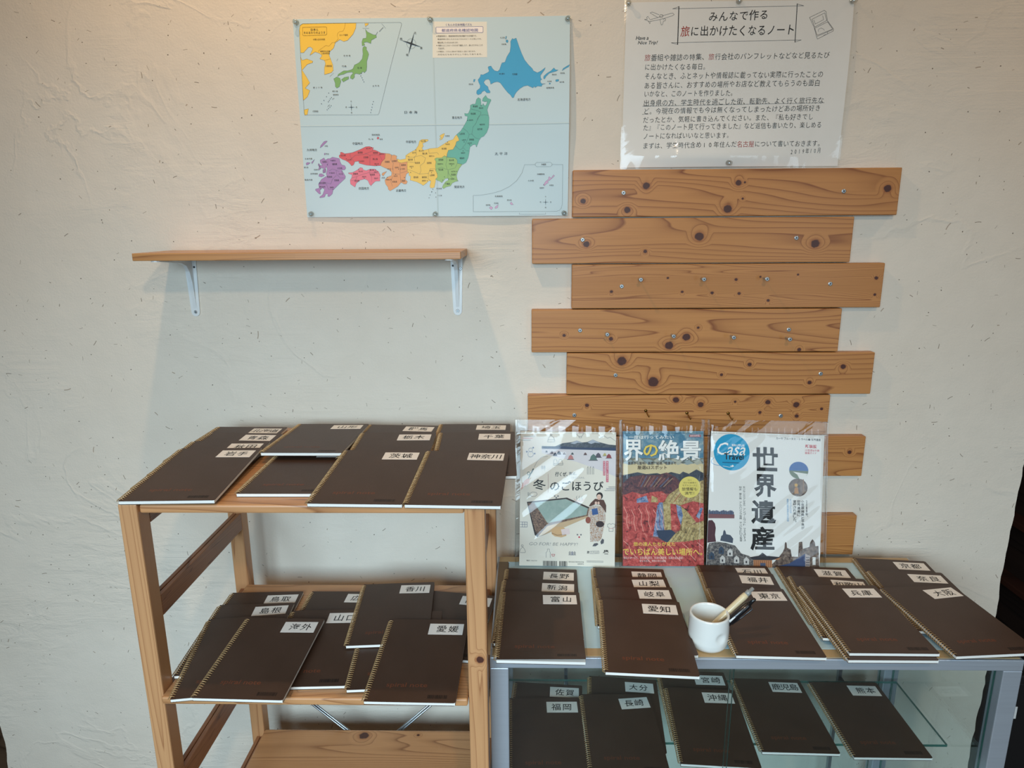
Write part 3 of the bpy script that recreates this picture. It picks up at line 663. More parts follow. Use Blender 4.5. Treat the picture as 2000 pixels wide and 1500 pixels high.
MAP_TEXT = [
 ('blk', '日本と', 33.1, -20.8, 47.3, -16.5),
 ('blk', 'そのまわりのようす', 19.2, -26.0, 60.4, -22.0),
 ('blk', '中華人民共和国', 36.6, -37.3, 58.8, -34.3),
 ('blk', 'ロシア連邦', 87.2, -30.1, 102.8, -27.1),
 ('blk', '朝鮮民主主義', 48.7, -57.9, 67.2, -55.2),
 ('blk', '人民共和国', 50.6, -61.7, 66.3, -58.9),
 ('blk', '大韓民国', 56.6, -84.0, 68.9, -80.9),
 ('blk', '日 本 海', 93.0, -66.2, 105.6, -63.4),
 ('blk', '日 本', 118.1, -88.0, 126.4, -84.6),
 ('blk', '東 シ ナ 海', 30.0, -121.8, 47.8, -118.9),
 ('blk', '太 平 洋', 144.4, -119.9, 157.2, -117.0),
 ('blk', '日 本 海', 203.7, -168.7, 228.5, -163.6),
 ('blk', '北', 227.8, -28.2, 232.0, -24.0),
 ('blk', '東', 238.4, -54.6, 242.7, -50.4),
 ('blk', '南', 211.3, -66.4, 215.6, -62.2),
 ('blk', '西', 200.8, -38.6, 205.1, -34.4),
 ('blk', '竹島', 88.0, -84.7, 97.0, -81.8),
 ('blk', '屋久島', 66.7, -128.6, 77.3, -126.0),
 ('blk', '奄美諸島', 67.4, -134.8, 78.0, -132.2),
 ('blk', '小笠原諸島', 25.3, -164.6, 36.7, -161.4),
 ('blk', '北', 100.4, -146.8, 102.9, -144.3),
 ('blk', '南', 99.9, -167.3, 102.4, -164.8),
 ('blk', '東', 110.0, -157.5, 112.6, -155.0),
 ('blk', '西', 90.0, -157.3, 92.6, -154.8),
 ('nvy', 'くもんの日本地図パズル', 287.9, -14.6, 337.1, -10.4),
 ('nvy', '都道府県名確認地図', 279.9, -24.8, 348.1, -19.5),
 ('blk', '都道府県名と、都道府県庁所在地が確認できる地図です。', 272.4, -33.5, 345.8, -30.6),
 ('blk', '都道府県の形と大きさはパズルのピースと同じです。', 271.9, -38.6, 354.8, -36.3),
 ('blk', '離島は略しているものもあります。', 272.0, -44.8, 310.7, -42.0),
 ('blk', '地図の上にこのピースをのせて確認したり、遊んだりすることが', 272.3, -49.8, 356.8, -47.0),
 ('blk', 'できます。', 272.4, -55.4, 284.9, -52.1),
 ('blk', 'この地図は、パズルに合わせて形を少し変えてあります。', 269.4, -60.2, 343.1, -57.8),
 ('blk', '方位などもめやすとして示してあります。', 271.4, -65.3, 355.4, -63.0),
 ('blk', '札幌市', 388.9, -100.8, 397.7, -97.9),
 ('blk', '北海道', 412.4, -102.0, 421.9, -98.5),
 ('blk', '北海道地方', 421.9, -148.0, 447.0, -143.2),
 ('blk', '東北地方', 295.4, -179.2, 314.9, -174.3),
 ('blk', '青森県', 336.2, -158.6, 345.5, -155.1),
 ('blk', '青森市', 347.8, -161.5, 356.0, -158.5),
 ('blk', '秋田県', 331.7, -171.8, 341.4, -168.3),
 ('blk', '礼文島', 390.1, -37.2, 398.6, -34.6),
 ('blk', '利尻島', 392.6, -48.7, 401.4, -46.1),
 ('blk', '奥尻島', 328.9, -118.4, 337.5, -115.8),
 ('blk', '国後島', 487.8, -103.8, 496.3, -101.2),
 ('blk', '択捉島', 503.2, -101.8, 511.6, -99.2),
 ('blk', '色丹島', 502.2, -117.6, 510.6, -114.9),
 ('blk', '歯舞群島', 477.1, -127.3, 491.8, -124.4),
 ('blk', '水晶島', 478.4, -115.4, 486.9, -113.1),
 ('blk', '秋田市', 327.7, -183.0, 336.0, -180.3),
 ('blk', '盛岡市', 349.9, -191.2, 358.9, -188.5),
 ('blk', '岩手県', 344.1, -200.2, 353.9, -196.6),
 ('blk', '山形県', 309.5, -208.2, 319.4, -204.6),
 ('blk', '山形市', 313.5, -219.1, 321.8, -216.4),
 ('blk', '宮城県', 327.9, -219.1, 337.3, -215.5),
 ('blk', '仙台市', 324.4, -225.0, 332.8, -222.3),
 ('blk', '福島市', 310.9, -243.0, 319.3, -240.3),
 ('blk', '福島県', 308.2, -253.2, 317.6, -249.6),
 ('blk', '新潟市', 281.3, -226.7, 289.6, -223.9),
 ('blk', '新潟県', 273.7, -235.3, 283.2, -231.7),
 ('blk', '佐渡島', 281.3, -211.5, 289.6, -208.7),
 ('blk', '群馬県', 266.7, -256.0, 276.2, -252.4),
 ('blk', '栃木県', 287.4, -256.9, 296.9, -253.3),
 ('blk', '前橋市', 264.7, -263.5, 273.2, -260.7),
 ('blk', '宇都宮市', 286.9, -263.4, 297.6, -260.6),
 ('blk', '埼玉県', 266.0, -274.5, 275.5, -270.8),
 ('blk', '茨城県', 290.4, -284.1, 300.0, -280.4),
 ('blk', '水戸市', 291.1, -277.9, 299.6, -275.0),
 ('blk', '千葉県', 278.5, -301.5, 288.1, -297.8),
 ('blk', '千葉市', 287.7, -291.9, 296.2, -289.1),
 ('blk', '太 平 洋', 377.1, -246.5, 402.0, -241.0),
 ('blk', '関東地方', 296.8, -308.1, 316.7, -303.0),
 ('blk', '沖縄県', 467.8, -266.6, 477.6, -262.9),
 ('blk', '沖縄諸島', 459.5, -284.6, 474.6, -281.2),
 ('blk', '久米島', 442.0, -296.5, 453.4, -293.4),
 ('blk', '沖縄島', 483.6, -305.5, 492.4, -302.4),
 ('blk', '那覇市', 465.0, -310.4, 473.8, -307.5),
 ('blk', '先島諸島', 376.5, -325.8, 391.8, -322.4),
 ('blk', '宮古島', 400.6, -333.2, 409.4, -330.0),
 ('blk', '石垣島', 374.5, -338.9, 383.4, -335.8),
 ('blk', '西表島', 358.4, -342.5, 367.3, -339.3),
 ('blk', '伊豆諸島', 260.9, -310.0, 271.7, -307.1),
 ('blk', '八丈島', 263.1, -323.2, 271.6, -320.4),
 ('blk', '北', 475.5, -326.8, 478.0, -324.2),
 ('blk', '南', 475.6, -347.5, 478.1, -344.8),
 ('blk', '東', 485.8, -337.4, 488.2, -334.7),
 ('blk', '西', 465.5, -337.2, 468.0, -334.6),
 ('blk', '九州地方', 8.9, -236.2, 29.0, -231.2),
 ('blk', '対馬', 44.5, -228.3, 50.5, -225.3),
 ('blk', '壱岐', 46.2, -243.1, 51.9, -240.0),
 ('blk', '中国地方', 99.3, -225.0, 119.3, -220.0),
 ('blk', '隠岐諸島', 138.2, -208.4, 153.4, -205.1),
 ('blk', '島後', 152.8, -216.3, 158.7, -213.5),
 ('blk', '西ノ島', 131.0, -216.1, 140.2, -213.4),
 ('blk', '中部地方', 204.0, -222.6, 223.8, -217.6),
 ('blk', '石川県', 233.3, -220.8, 242.8, -217.5),
 ('blk', '島根県', 108.5, -241.1, 118.1, -237.4),
 ('blk', '松江市', 125.4, -233.2, 133.9, -230.4),
 ('blk', '鳥取県', 138.3, -241.6, 147.9, -238.0),
 ('blk', '鳥取市', 150.2, -243.9, 157.9, -241.0),
 ('blk', '山口県', 74.6, -246.2, 84.7, -242.6),
 ('blk', '山口市', 87.0, -254.1, 95.5, -251.3),
 ('blk', '広島県', 119.4, -250.1, 129.0, -246.4),
 ('blk', '広島市', 111.9, -256.8, 120.4, -254.0),
 ('blk', '岡山県', 137.4, -253.5, 147.0, -249.9),
 ('blk', '岡山市', 140.5, -262.2, 149.0, -259.4),
 ('blk', '兵庫県', 160.6, -258.8, 170.2, -255.1),
 ('blk', '京都府', 175.4, -257.4, 184.4, -253.8),
 ('blk', '滋賀県', 192.5, -265.1, 202.1, -261.4),
 ('blk', '福井県', 206.6, -255.1, 216.1, -251.4),
 ('blk', '岐阜県', 220.4, -261.4, 229.9, -257.7),
 ('blk', '長野県', 243.4, -261.9, 252.9, -258.2),
 ('blk', '富山県', 235.5, -244.0, 244.9, -240.3),
 ('blk', '金沢市', 215.3, -241.8, 223.0, -239.0),
 ('blk', '富山市', 228.7, -238.3, 236.4, -235.6),
 ('blk', '長野市', 248.0, -248.5, 255.6, -245.7),
 ('blk', '愛知県', 216.3, -288.5, 225.9, -284.8),
 ('blk', '静岡県', 233.0, -288.6, 242.6, -284.9),
 ('blk', '静岡市', 233.0, -294.7, 240.7, -291.9),
 ('blk', '山梨県', 248.7, -284.8, 258.2, -281.1),
 ('blk', '甲府市', 248.4, -275.9, 256.1, -273.1),
 ('blk', '岐阜市', 209.2, -267.7, 216.9, -264.8),
 ('blk', '三重県', 190.1, -295.0, 199.7, -291.3),
 ('blk', '奈良県', 173.7, -296.6, 183.3, -292.9),
 ('blk', '奈良市', 177.0, -285.5, 184.7, -282.7),
 ('blk', '京都市', 180.0, -269.3, 187.7, -266.5),
 ('blk', '大津市', 192.5, -272.0, 200.2, -269.2),
 ('blk', '神戸市', 165.0, -272.1, 172.7, -269.3),
 ('blk', '和歌山市', 161.2, -292.1, 172.4, -289.3),
 ('blk', '四国地方', 106.9, -309.6, 127.1, -304.4),
 ('blk', '近畿地方', 180.5, -314.2, 200.6, -309.1),
 ('blk', '福岡県', 57.0, -262.5, 66.7, -258.9),
 ('blk', '福岡市', 56.0, -255.3, 64.1, -252.5),
 ('blk', '佐賀県', 38.3, -258.0, 46.5, -254.4),
 ('blk', '大分県', 66.7, -270.3, 76.4, -266.6),
 ('blk', '熊本県', 45.7, -286.4, 55.5, -282.7),
 ('blk', '宮崎県', 59.1, -293.1, 68.8, -289.4),
 ('blk', '鹿児島県', 28.8, -298.1, 41.7, -294.4),
 ('blk', '鹿児島市', 28.9, -304.9, 40.6, -302.0),
 ('blk', '長崎市', 20.2, -272.4, 28.8, -269.6),
 ('blk', '大分市', 68.5, -280.8, 77.1, -277.9),
 ('blk', '熊本市', 52.9, -278.8, 61.0, -275.9),
 ('blk', '宮崎市', 49.4, -306.2, 57.6, -303.3),
 ('blk', '香川県', 130.5, -274.0, 138.6, -270.6),
 ('blk', '高松市', 138.7, -277.3, 146.1, -274.7),
 ('blk', '愛媛県', 97.3, -281.0, 107.0, -277.3),
 ('blk', '徳島県', 130.4, -282.9, 140.1, -279.1),
 ('blk', '高知県', 99.2, -294.3, 108.9, -290.6),
 ('blk', '徳島市', 138.0, -289.3, 146.1, -286.5),
 ('blk', '高知市', 114.7, -286.2, 122.8, -283.4),
 ('blk', '松山市', 108.4, -276.0, 116.5, -273.2),
 ('blk', '五島列島', 3.8, -251.8, 18.5, -248.8),
 ('blk', '福江島', 1.0, -267.9, 9.6, -265.0),
 ('blk', '天草諸島', 12.8, -280.0, 27.5, -277.0),
 ('blk', '甑島列島', 0.9, -291.6, 16.2, -288.5),
 ('blk', '淡路島', 152.8, -288.4, 159.8, -285.6),
]
MAP_COMPASS = [
 (221.9, -44.7, 20.5, 18),
 (101.3, -156.1, 7.9, 0),
 (476.8, -336.0, 7.1, 0),
]
NOTE_TEXT = [
 ('みんなで作る', 155.2, -29.2, 267.8, -27.0, 19.4),
 ('旅に出かけたくなるノート', 105.1, -54.0, 318.3, -52.9, 20.5),
 ('旅番組や雑誌の特集、旅行会社のパンフレットなどなど見るたび', 39.9, -98.4, 387.1, -96.8, 13.0),
 ('に出かけたくなる毎日。', 40.5, -114.6, 162.2, -114.9, 13.0),
 ('そんなとき、ふとネットや情報誌に載ってない実際に行ったことの', 41.1, -130.8, 378.9, -129.8, 13.5),
 ('ある皆さんに、おすすめの場所やお店など教えてもらうのも面白', 40.8, -147.1, 374.6, -145.0, 13.5),
 ('いかなと、このノートを作りました。', 41.3, -161.7, 216.5, -161.6, 13.0),
 ('出身県の方、学生時代を過ごした街、転勤先、よく行く旅行先な', 41.0, -178.2, 384.4, -176.0, 13.0),
 ('ど。今現在の情報でも今は無くなってしまったけどあの場所好き', 41.5, -193.0, 380.0, -189.7, 13.0),
 ('だったとか、気軽に書き込んでください。また、『私も好きでし', 41.1, -208.7, 367.8, -205.2, 13.0),
 ('た』『このノート見て行ってきました』など返信も書いたり、楽しめる', 41.7, -222.7, 384.9, -220.2, 13.0),
 ('ノートになればいいなと思います。', 42.3, -238.6, 212.9, -238.2, 13.0),
 ('まずは、学生時代含め10年住んだ名古屋について書いておきます。', 41.9, -256.5, 391.1, -253.9, 13.0),
 ('2019年10月', 326.6, -269.3, 387.5, -267.0, 11.9),
]
NOTE_LINE = [
 (0.5, [(88.7, -15.0), (330.6, -12.2)]),
 (0.5, [(88.8, -72.8), (331.2, -70.2)]),
 (1.6, [(100.1, -11.5), (101.0, -75.6)]),
 (1.3, [(318.1, -9.0), (319.9, -73.8)]),
 (0.5, [(100.1, -11.5), (88.7, -15.0)]),
 (0.5, [(101.0, -75.6), (88.8, -72.8)]),
 (0.5, [(318.1, -9.0), (330.6, -12.2)]),
 (0.5, [(319.9, -73.8), (331.2, -70.2)]),
 (0.5, [(39.8, -183.7), (385.3, -180.4)]),
 (0.5, [(39.7, -198.1), (51.5, -197.7)]),
 (0.45, [(47.8, -32.8), (62.0, -29.3), (71.0, -26.3), (85.7, -22.6), (89.6, -22.3), (92.0, -24.5), (89.3, -26.5), (73.5, -31.0), (62.2, -33.5), (46.3, -35.9), (42.8, -34.3)]),
 (0.45, [(64.1, -24.6), (51.3, -19.8), (47.4, -21.3), (62.0, -29.3)]),
 (0.45, [(66.2, -33.0), (68.8, -42.0), (71.1, -41.5), (72.6, -35.7)]),
 (0.45, [(47.8, -32.8), (43.6, -27.0), (41.4, -28.6), (42.7, -31.7), (37.5, -32.2), (44.5, -34.9), (47.6, -39.6), (48.5, -36.0)]),
 (0.45, [(65.3, -25.9), (66.9, -24.2), (70.3, -24.5), (71.6, -27.3), (70.0, -29.1), (67.1, -29.4), (65.1, -27.8), (65.3, -25.9)]),
 (0.45, [(71.9, -33.1), (74.6, -31.2), (76.8, -32.6), (76.0, -35.0), (73.1, -35.4)]),
 (0.5, [(342.9, -32.1), (368.9, -20.4), (372.5, -22.5), (376.3, -37.7), (389.1, -52.4), (388.8, -55.6), (361.1, -69.0), (359.0, -64.7), (353.6, -49.9), (342.9, -32.1)]),
 (0.5, [(347.7, -35.2), (370.4, -24.6), (375.1, -37.6), (354.0, -48.4), (347.7, -35.2)]),
 (0.45, [(351.2, -36.3), (354.7, -43.2), (369.3, -36.0), (366.9, -29.2)]),
 (0.5, [(354.2, -50.5), (377.0, -39.8), (387.4, -52.4), (360.0, -62.6), (354.2, -50.5)]),
 (0.5, [(371.9, -62.8), (378.6, -60.7), (378.8, -57.6)]),
 (0.4, [(361.6, -56.3), (361.8, -52.1), (366.1, -50.1), (370.9, -52.2), (372.8, -54.4)]),
 (0.45, [(359.6, -64.7), (386.9, -53.5)]),
]
NOTE_LATIN = [
 ('Have a', 22.4, -67.1, 46.1, -60.3),
 ('Nice Trip!', 26.5, -76.5, 63.7, -68.9),
]
NOTEBOOKS = [
 ('top', '北海道', -0.6363, -0.2814, -1.53, 0, 0),
 ('top', '青森', -0.6282, -0.3495, -3.95, 0, 1.6),
 ('top', '秋田', -0.6203, -0.4109, -0.28, 0.2, 1.9),
 ('top', '岩手', -0.6102, -0.4628, 1.85, 0.6, 2.4),
 ('top', '宮城', -0.4492, -0.4242, 0.0, 0, 0),
 ('top', '山形', -0.4678, -0.2723, -0.39, 2.2, 0.5),
 ('top', '群馬', -0.3353, -0.2669, -3.57, 0, 0),
 ('top', '栃木', -0.3159, -0.353, 0.4, 0, 1.6),
 ('top', '茨城', -0.3275, -0.4611, -1.48, 0, 1.9),
 ('top', '埼玉', -0.1745, -0.2648, 0.49, 0, 0),
 ('top', '千葉', -0.1592, -0.3526, 1.84, 0, 1.6),
 ('top', '神奈川', -0.1812, -0.4649, -1.97, 0, 1.9),
 ('mid', '鳥取', -0.5869, -0.3748, 2.67, 0, 0),
 ('mid', '島根', -0.583, -0.4301, 3.91, 0.6, 1.0),
 ('mid', '岡山', -0.5594, -0.4878, 8.76, 0.7, 2.0),
 ('mid', '海外', -0.5214, -0.4919, -1.52, 1.8, 3.0),
 ('mid', '広島', -0.4359, -0.3685, 0.0, 0, 0),
 ('mid', '山口', -0.4369, -0.4526, 2.51, 0, 1.4),
 ('mid', '高知', -0.232, -0.3602, -8.26, 0, 0),
 ('mid', '香川', -0.316, -0.3575, 4.33, 1.9, 1.6),
 ('mid', '徳島', -0.2896, -0.4592, 4.04, 0.3, 1.3),
 ('mid', '愛媛', -0.2542, -0.4906, -1.06, 1.0, 2.6),
 ('cab', '長野', -0.0486, -0.3347, -2.16, 0, 0),
 ('cab', '新潟', -0.0565, -0.3904, -3.33, 1, 1),
 ('cab', '富山', -0.0497, -0.4449, -1.5, 2, 2),
 ('cab', '静岡', 0.1246, -0.3295, -3.22, 0, 0),
 ('cab', '山梨', 0.1332, -0.38, 0.0, 1, 1),
 ('cab', '岐阜', 0.1331, -0.4296, 0.0, 2, 2),
 ('cab', '愛知', 0.1201, -0.4807, -3.86, 3, 3),
 ('cab', '石川', 0.3443, -0.319, -1.93, 0, 0),
 ('cab', '福井', 0.3337, -0.3554, -3.92, 1, 1),
 ('cab', '東京', 0.3364, -0.429, -1.85, 2, 2),
 ('cab', '滋賀', 0.5029, -0.3229, -2.57, 0, 0),
 ('cab', '三重', 0.5105, -0.4391, 0.0, 2, 2),
 ('cab', '和歌山', 0.4999, -0.3704, -5.51, 1, 1),
 ('cab', '兵庫', 0.516, -0.4298, -0.33, 3, 3),
 ('cab', '京都', 0.6654, -0.2849, -5.88, 0, 0),
 ('cab', '奈良', 0.671, -0.3492, -3.81, 1, 1),
 ('cab', '大阪', 0.6867, -0.4285, 4.57, 2, 2),
 ('gls', '佐賀', -0.0408, -0.335, -4.29, 0, 0),
 ('gls', '福岡', -0.0313, -0.3951, 1.17, 1, 1),
 ('gls', '大分', 0.1167, -0.3131, -5.17, 0, 0),
 ('gls', '長崎', 0.1117, -0.3811, 0.1, 1, 1),
 ('gls', '宮崎', 0.2789, -0.2944, -2.17, 0, 0),
 ('gls', '沖縄', 0.2775, -0.3562, -3.67, 1, 1),
 ('gls', '鹿児島', 0.4367, -0.3191, -1.38, 0, 0),
 ('gls', '熊本', 0.6008, -0.3304, -0.25, 0, 0),
]
# ------------------------------------------------------------------ the setting
M_PLASTER = plaster_mat()
M_DARKWOOD = wood_mat('dark_stained_wood', (46, 33, 27), (24, 17, 14), axis='y', seed=3.3, rings=9, coat=0.0)
M_FLOOR = wood_mat('floor_boards', (110, 88, 68), (70, 52, 38), axis='xy', seed=1.2, rings=9, zstretch=5, coat=0.0)

def jag(x, z0, z1, n, amp):
    pts, off = [], 0.0
    for k in range(n + 1):
        off = 0.75 * off + random.uniform(-amp, amp)
        pts.append((x + off, z0 + (z1 - z0) * k / n))
    return pts
mb = MB()
right = jag(1.066, 0.0, 2.75, 150, 0.0026)
left = jag(-1.283, 0.0, 2.75, 150, 0.0026)
out = right + left[::-1]
mb.prism(out, 0.0, 0.12, lambda u, v, w: (u, w, v))
tag(mb.build('wall_back', M_PLASTER), kind='structure')
mb = MB(); mb.box(-3.2, 3.2, -3.6, 1.7, -0.05, 0.0)
tag(mb.build('floor', M_FLOOR), kind='structure')
mb = MB(); mb.box(-3.2, 3.2, 1.5, 1.6, 0.0, 2.75)
tag(mb.build('wall_rear', M_DARKWOOD), kind='structure')
mb = MB(); mb.box(-1.95, -1.85, 0.12, 1.5, 0.0, 2.75)
tag(mb.build('wall_left', M_DARKWOOD), kind='structure')

# dark shelving in the unlit room past the right end of the wall
rk = thing('wooden_rack', 'dark brown wooden rack in shadow past the right end of the plaster wall', 'rack', (1.5, 0.7, 0))
mb = MB(); mb.box(1.34, 1.7, 0.15, 1.3, 0.0, 1.75)
local_part(mb, 'panel', M_DARKWOOD, rk)
M_REDWOOD = wood_mat('reddish_wood_rail', (66, 36, 25), (40, 23, 17), axis='y', seed=6.1, rings=8, coat=0.1)
for zr in (0.64, 0.468, 0.27, 0.9):
    mb = MB(); mb.box(1.295, 1.34, 0.16, 1.28, H - 1.42 + zr - 0.018, H - 1.42 + zr)
    local_part(mb, 'rail', M_REDWOOD, rk, bevel=0.003)
bx = thing('storage_box', 'black storage box with a small white card in the dark right corner', 'box', (1.25, 0.2, 0))
M_BLACK = flat((26, 25, 26), 0.5, 0.4)
mb = MB(); mb.box(1.15, 1.29, 0.09, 0.40, 0.0, 0.30)
local_part(mb, 'body', M_BLACK, bx, bevel=0.004)
mb = MB(); mb.box(1.145, 1.295, 0.085, 0.405, 0.30, 0.325)
local_part(mb, 'lid', M_BLACK, bx, bevel=0.004)
mb = MB(); mb.box(1.210, 1.226, 0.088, 0.0895, 0.200, 0.234)
tag(local_part(mb, 'label_card', flat((225, 225, 222)), bx), 'small white card')

# ------------------------------------------------------------------ map of Japan pinned to the wall
INK = {'hok': (62, 168, 212), 'toh': (106, 184, 164), 'kan': (158, 198, 118), 'chb': (250, 208, 92), 'kin': (236, 164, 104), 'chg': (230, 92, 92), 'shk': (240, 124, 140), 'kyu': (178, 132, 184),
       'oki': (214, 172, 206), 'grn': (132, 182, 104), 'yel': (252, 206, 76), 'crm': (238, 234, 218), 'wht': (255, 244, 234), 'gry': (84, 96, 100), 'brn': (150, 118, 40), 'nvy': (78, 84, 150), 'blk': (40, 46, 50)}
MX, MZ, MW, MHT = -0.436, H + 0.373, 521.0, 362.0
def map_paper():
    t = NT('map_paper')
    o = t.obj()
    x, y, z = t.sep(o)
    fold = None
    for c, p in ((x, MX + 0.263), (z, MZ - 0.190)):
        d = t.rng(t.math('ABSOLUTE', t.math('SUBTRACT', c, p)), 0.0, 0.0016, 1.0, 0.0)
        fold = d if fold is None else t.math('ADD', fold, d)
    hgt = t.math('ADD', t.math('MULTIPLY', fold, 0.6), t.noise(o, 9.0, 2))
    t.bsdf(lin((198, 219, 223)), 0.42, 0, 0.4, t.bump(hgt, 0.5, 0.0016))
    return t.m
M_BACKPAPER = flat((235, 235, 228), 0.7)
M_MAP = map_paper()
def map_y(u, v):
    fu, fv = u / MW, -v / MHT
    y = 0.0025 + 0.0012 * math.sin(fu * 7.0 + fv * 3.0) + 0.0010 * math.sin(fv * 9.0 - fu * 2.0)
    y += 0.0075 * max(0.0, (fu - 0.80) / 0.20) ** 2 * math.sin(math.pi * min(1, max(0, fv * 0.9 + 0.05)))
    y += 0.0035 * max(0.0, (fv - 0.86) / 0.14) ** 2 * abs(math.sin(fu * 2 * math.pi))
    y += 0.0007 * math.exp(-((u - 263.0) / 26.0) ** 2) + 0.0009 * math.exp(-((v + 190.0) / 24.0) ** 2)
    return -y
def map_fn(u, v, layer):
    return (MX + u / 1000.0, map_y(u, v) - layer * 0.00022, MZ + v / 1000.0)
mb = MB()
nu, nv = 52, 40
for back in (0, 1):
    vs = [(MX + MW * i / nu / 1000.0, map_y(MW * i / nu, -MHT * j / nv) + back * 0.0003, MZ - MHT * j / nv / 1000.0) for j in range(nv + 1) for i in range(nu + 1)]
    fs = [(j * (nu + 1) + i, (j + 1) * (nu + 1) + i, (j + 1) * (nu + 1) + i + 1, j * (nu + 1) + i + 1) for j in range(nv) for i in range(nu)]
    mb.add(vs, [f[::-1] for f in fs] if back else fs, back)
sheet_f = len(mb.f)
pr = Print(maxlen=9.0)
ink = lambda k: flat(INK[k], 0.45, 0.35, vary=0.01)
for k, pts in MAP_POLY:
    pr.poly(pts, ink(k), 2 if k == 'wht' else 1)
    if k not in ('crm', 'wht'):
        pr.line(pts, 0.28, ink('brn' if k in ('chb', 'yel') else 'gry'), 2, close=True)
for k, w, pts in MAP_LINE:
    pr.line(pts, w, ink(k), 3)
for u, v in MAP_DOT:
    pr.disc(u, v, 0.75, 0.75, ink('blk'), 3, 8)
for k, s, x0, y0, x1, y1 in MAP_TEXT:
    pr.text(s, x0, y0, x1, y1, ink(k), 4)
for cx, cy, r, a in MAP_COMPASS:
    a = math.radians(-a)
    for q in range(4):
        t = a + q * math.pi / 2
        d, n = (math.cos(t), math.sin(t)), (-math.sin(t), math.cos(t))
        pr.poly([(cx + d[0] * r, cy + d[1] * r), (cx + n[0] * r * 0.075, cy + n[1] * r * 0.075), (cx - n[0] * r * 0.075, cy - n[1] * r * 0.075)], ink('blk'), 3)
    if a:
        pr.line([(cx + r * 0.42 * math.cos(k * math.pi / 12), cy + r * 0.42 * math.sin(k * math.pi / 12)) for k in range(24)], 0.3, ink('gry'), 3, close=True)
pr.into(mb, map_fn, 2)
mp = mb.build('wall_map', [M_MAP, M_BACKPAPER] + pr.mats)
mp.data.polygons.foreach_set('use_smooth', [i < sheet_f for i in range(len(mp.data.polygons))])
tag(mp, 'pale blue folded paper map of Japan with coloured regions pinned on the wall', 'map')

# ------------------------------------------------------------------ laminated handwritten notice
NX, NZ, NW, NH = 0.186, H + 0.397, 425.0, 299.0
def note_y(u, v):
    fu, fv = u / NW, -v / NH
    y = 0.0022 + 0.0010 * math.sin(fu * 5.0) + 0.0008 * math.sin(fv * 6.0 + 1.0)
    y += 0.013 * math.sin(math.pi * min(1.0, fu * 1.15)) * max(0.0, (fv - 0.66) / 0.34) * min(1.0, (1.0 - fv) / 0.10 + 0.25)
    y += 0.006 * max(0.0, (fu - 0.86) / 0.14) ** 2 * math.sin(math.pi * min(1.0, fv + 0.05))
    return -y
def note_fn(u, v, layer):
    return (NX + u / 1000.0, note_y(u, v) - layer * 0.00015, NZ + v / 1000.0)
nt = thing('notice_sheet', 'laminated white sheet of handwritten Japanese pinned at the top right above the planks', 'notice', (NX + NW / 2000, 0, NZ - NH / 1000))
def note_grid(mb, y_off, flip, mat, nu=48, nv=44, rip=0.0, m=0.0):
    vs = []
    for j in range(nv + 1):
        for i in range(nu + 1):
            u, v = m + (NW - 2 * m) * i / nu, -m - (NH - 2 * m) * j / nv
            w = rip * (math.sin(u * 0.075 + 1.3 * math.sin(v * 0.03)) + 0.6 * math.sin(u * 0.19 - v * 0.02)) * (0.25 + max(0, -v / NH - 0.70) * 3.2)
            vs.append((NX + u / 1000.0, note_y(u, v) - y_off - w, NZ + v / 1000.0))
    fs = [(j * (nu + 1) + i, (j + 1) * (nu + 1) + i, (j + 1) * (nu + 1) + i + 1, j * (nu + 1) + i + 1) for j in range(nv) for i in range(nu)]
    mb.add(vs, [f[::-1] for f in fs] if flip else fs, mat)
mb = MB()
note_grid(mb, 0.0, 0, 0, m=3); note_grid(mb, -0.0003, 1, 0, m=3)
k0 = len(mb.f)
pr = Print(maxlen=12.0)
NB_, NR_ = flat((34, 32, 32), 0.5), flat((172, 52, 38), 0.5)
rnd = random.Random(3)
RED = {1: (0,), 2: (0, 10), 12: (16, 17, 18)}
for i, (s, xa, ya, xb, yb, h) in enumerate(NOTE_TEXT):
    pr.hand(s, xa, ya, xb, yb, h, NB_, 2, off=0.004 if i < 2 else -0.004, red=RED.get(i, ()), red_m=NR_, rnd=rnd)
for w, pts in NOTE_LINE:
    pr.line(pts, w, NB_, 2)
for s, x0, y0, x1, y1 in NOTE_LATIN:
    pr.text(s, x0, y0, x1, y1, NB_, 2, 0.008, 0.25)
pr.into(mb, note_fn, 1)
mb.v = [(p[0] - nt.location[0], p[1], p[2] - nt.location[2]) for p in mb.v]
o = mb.build('paper', [flat((242, 239, 232), 0.6, 0.3, vary=0.01)] + pr.mats, nt)
o.data.polygons.foreach_set('use_smooth', [i < k0 for i in range(len(o.data.polygons))])
mb = MB(); note_grid(mb, 0.0011, 0, 0, 120, 90, 0.00045)
mb.v = [(p[0] - nt.location[0], p[1], p[2] - nt.location[2]) for p in mb.v]
mb.build('laminate_film', film_mat('laminate', (0.99, 0.99, 0.985), 0.035, 0.05, (70, 0.10, 0.002)), nt, smooth=True)

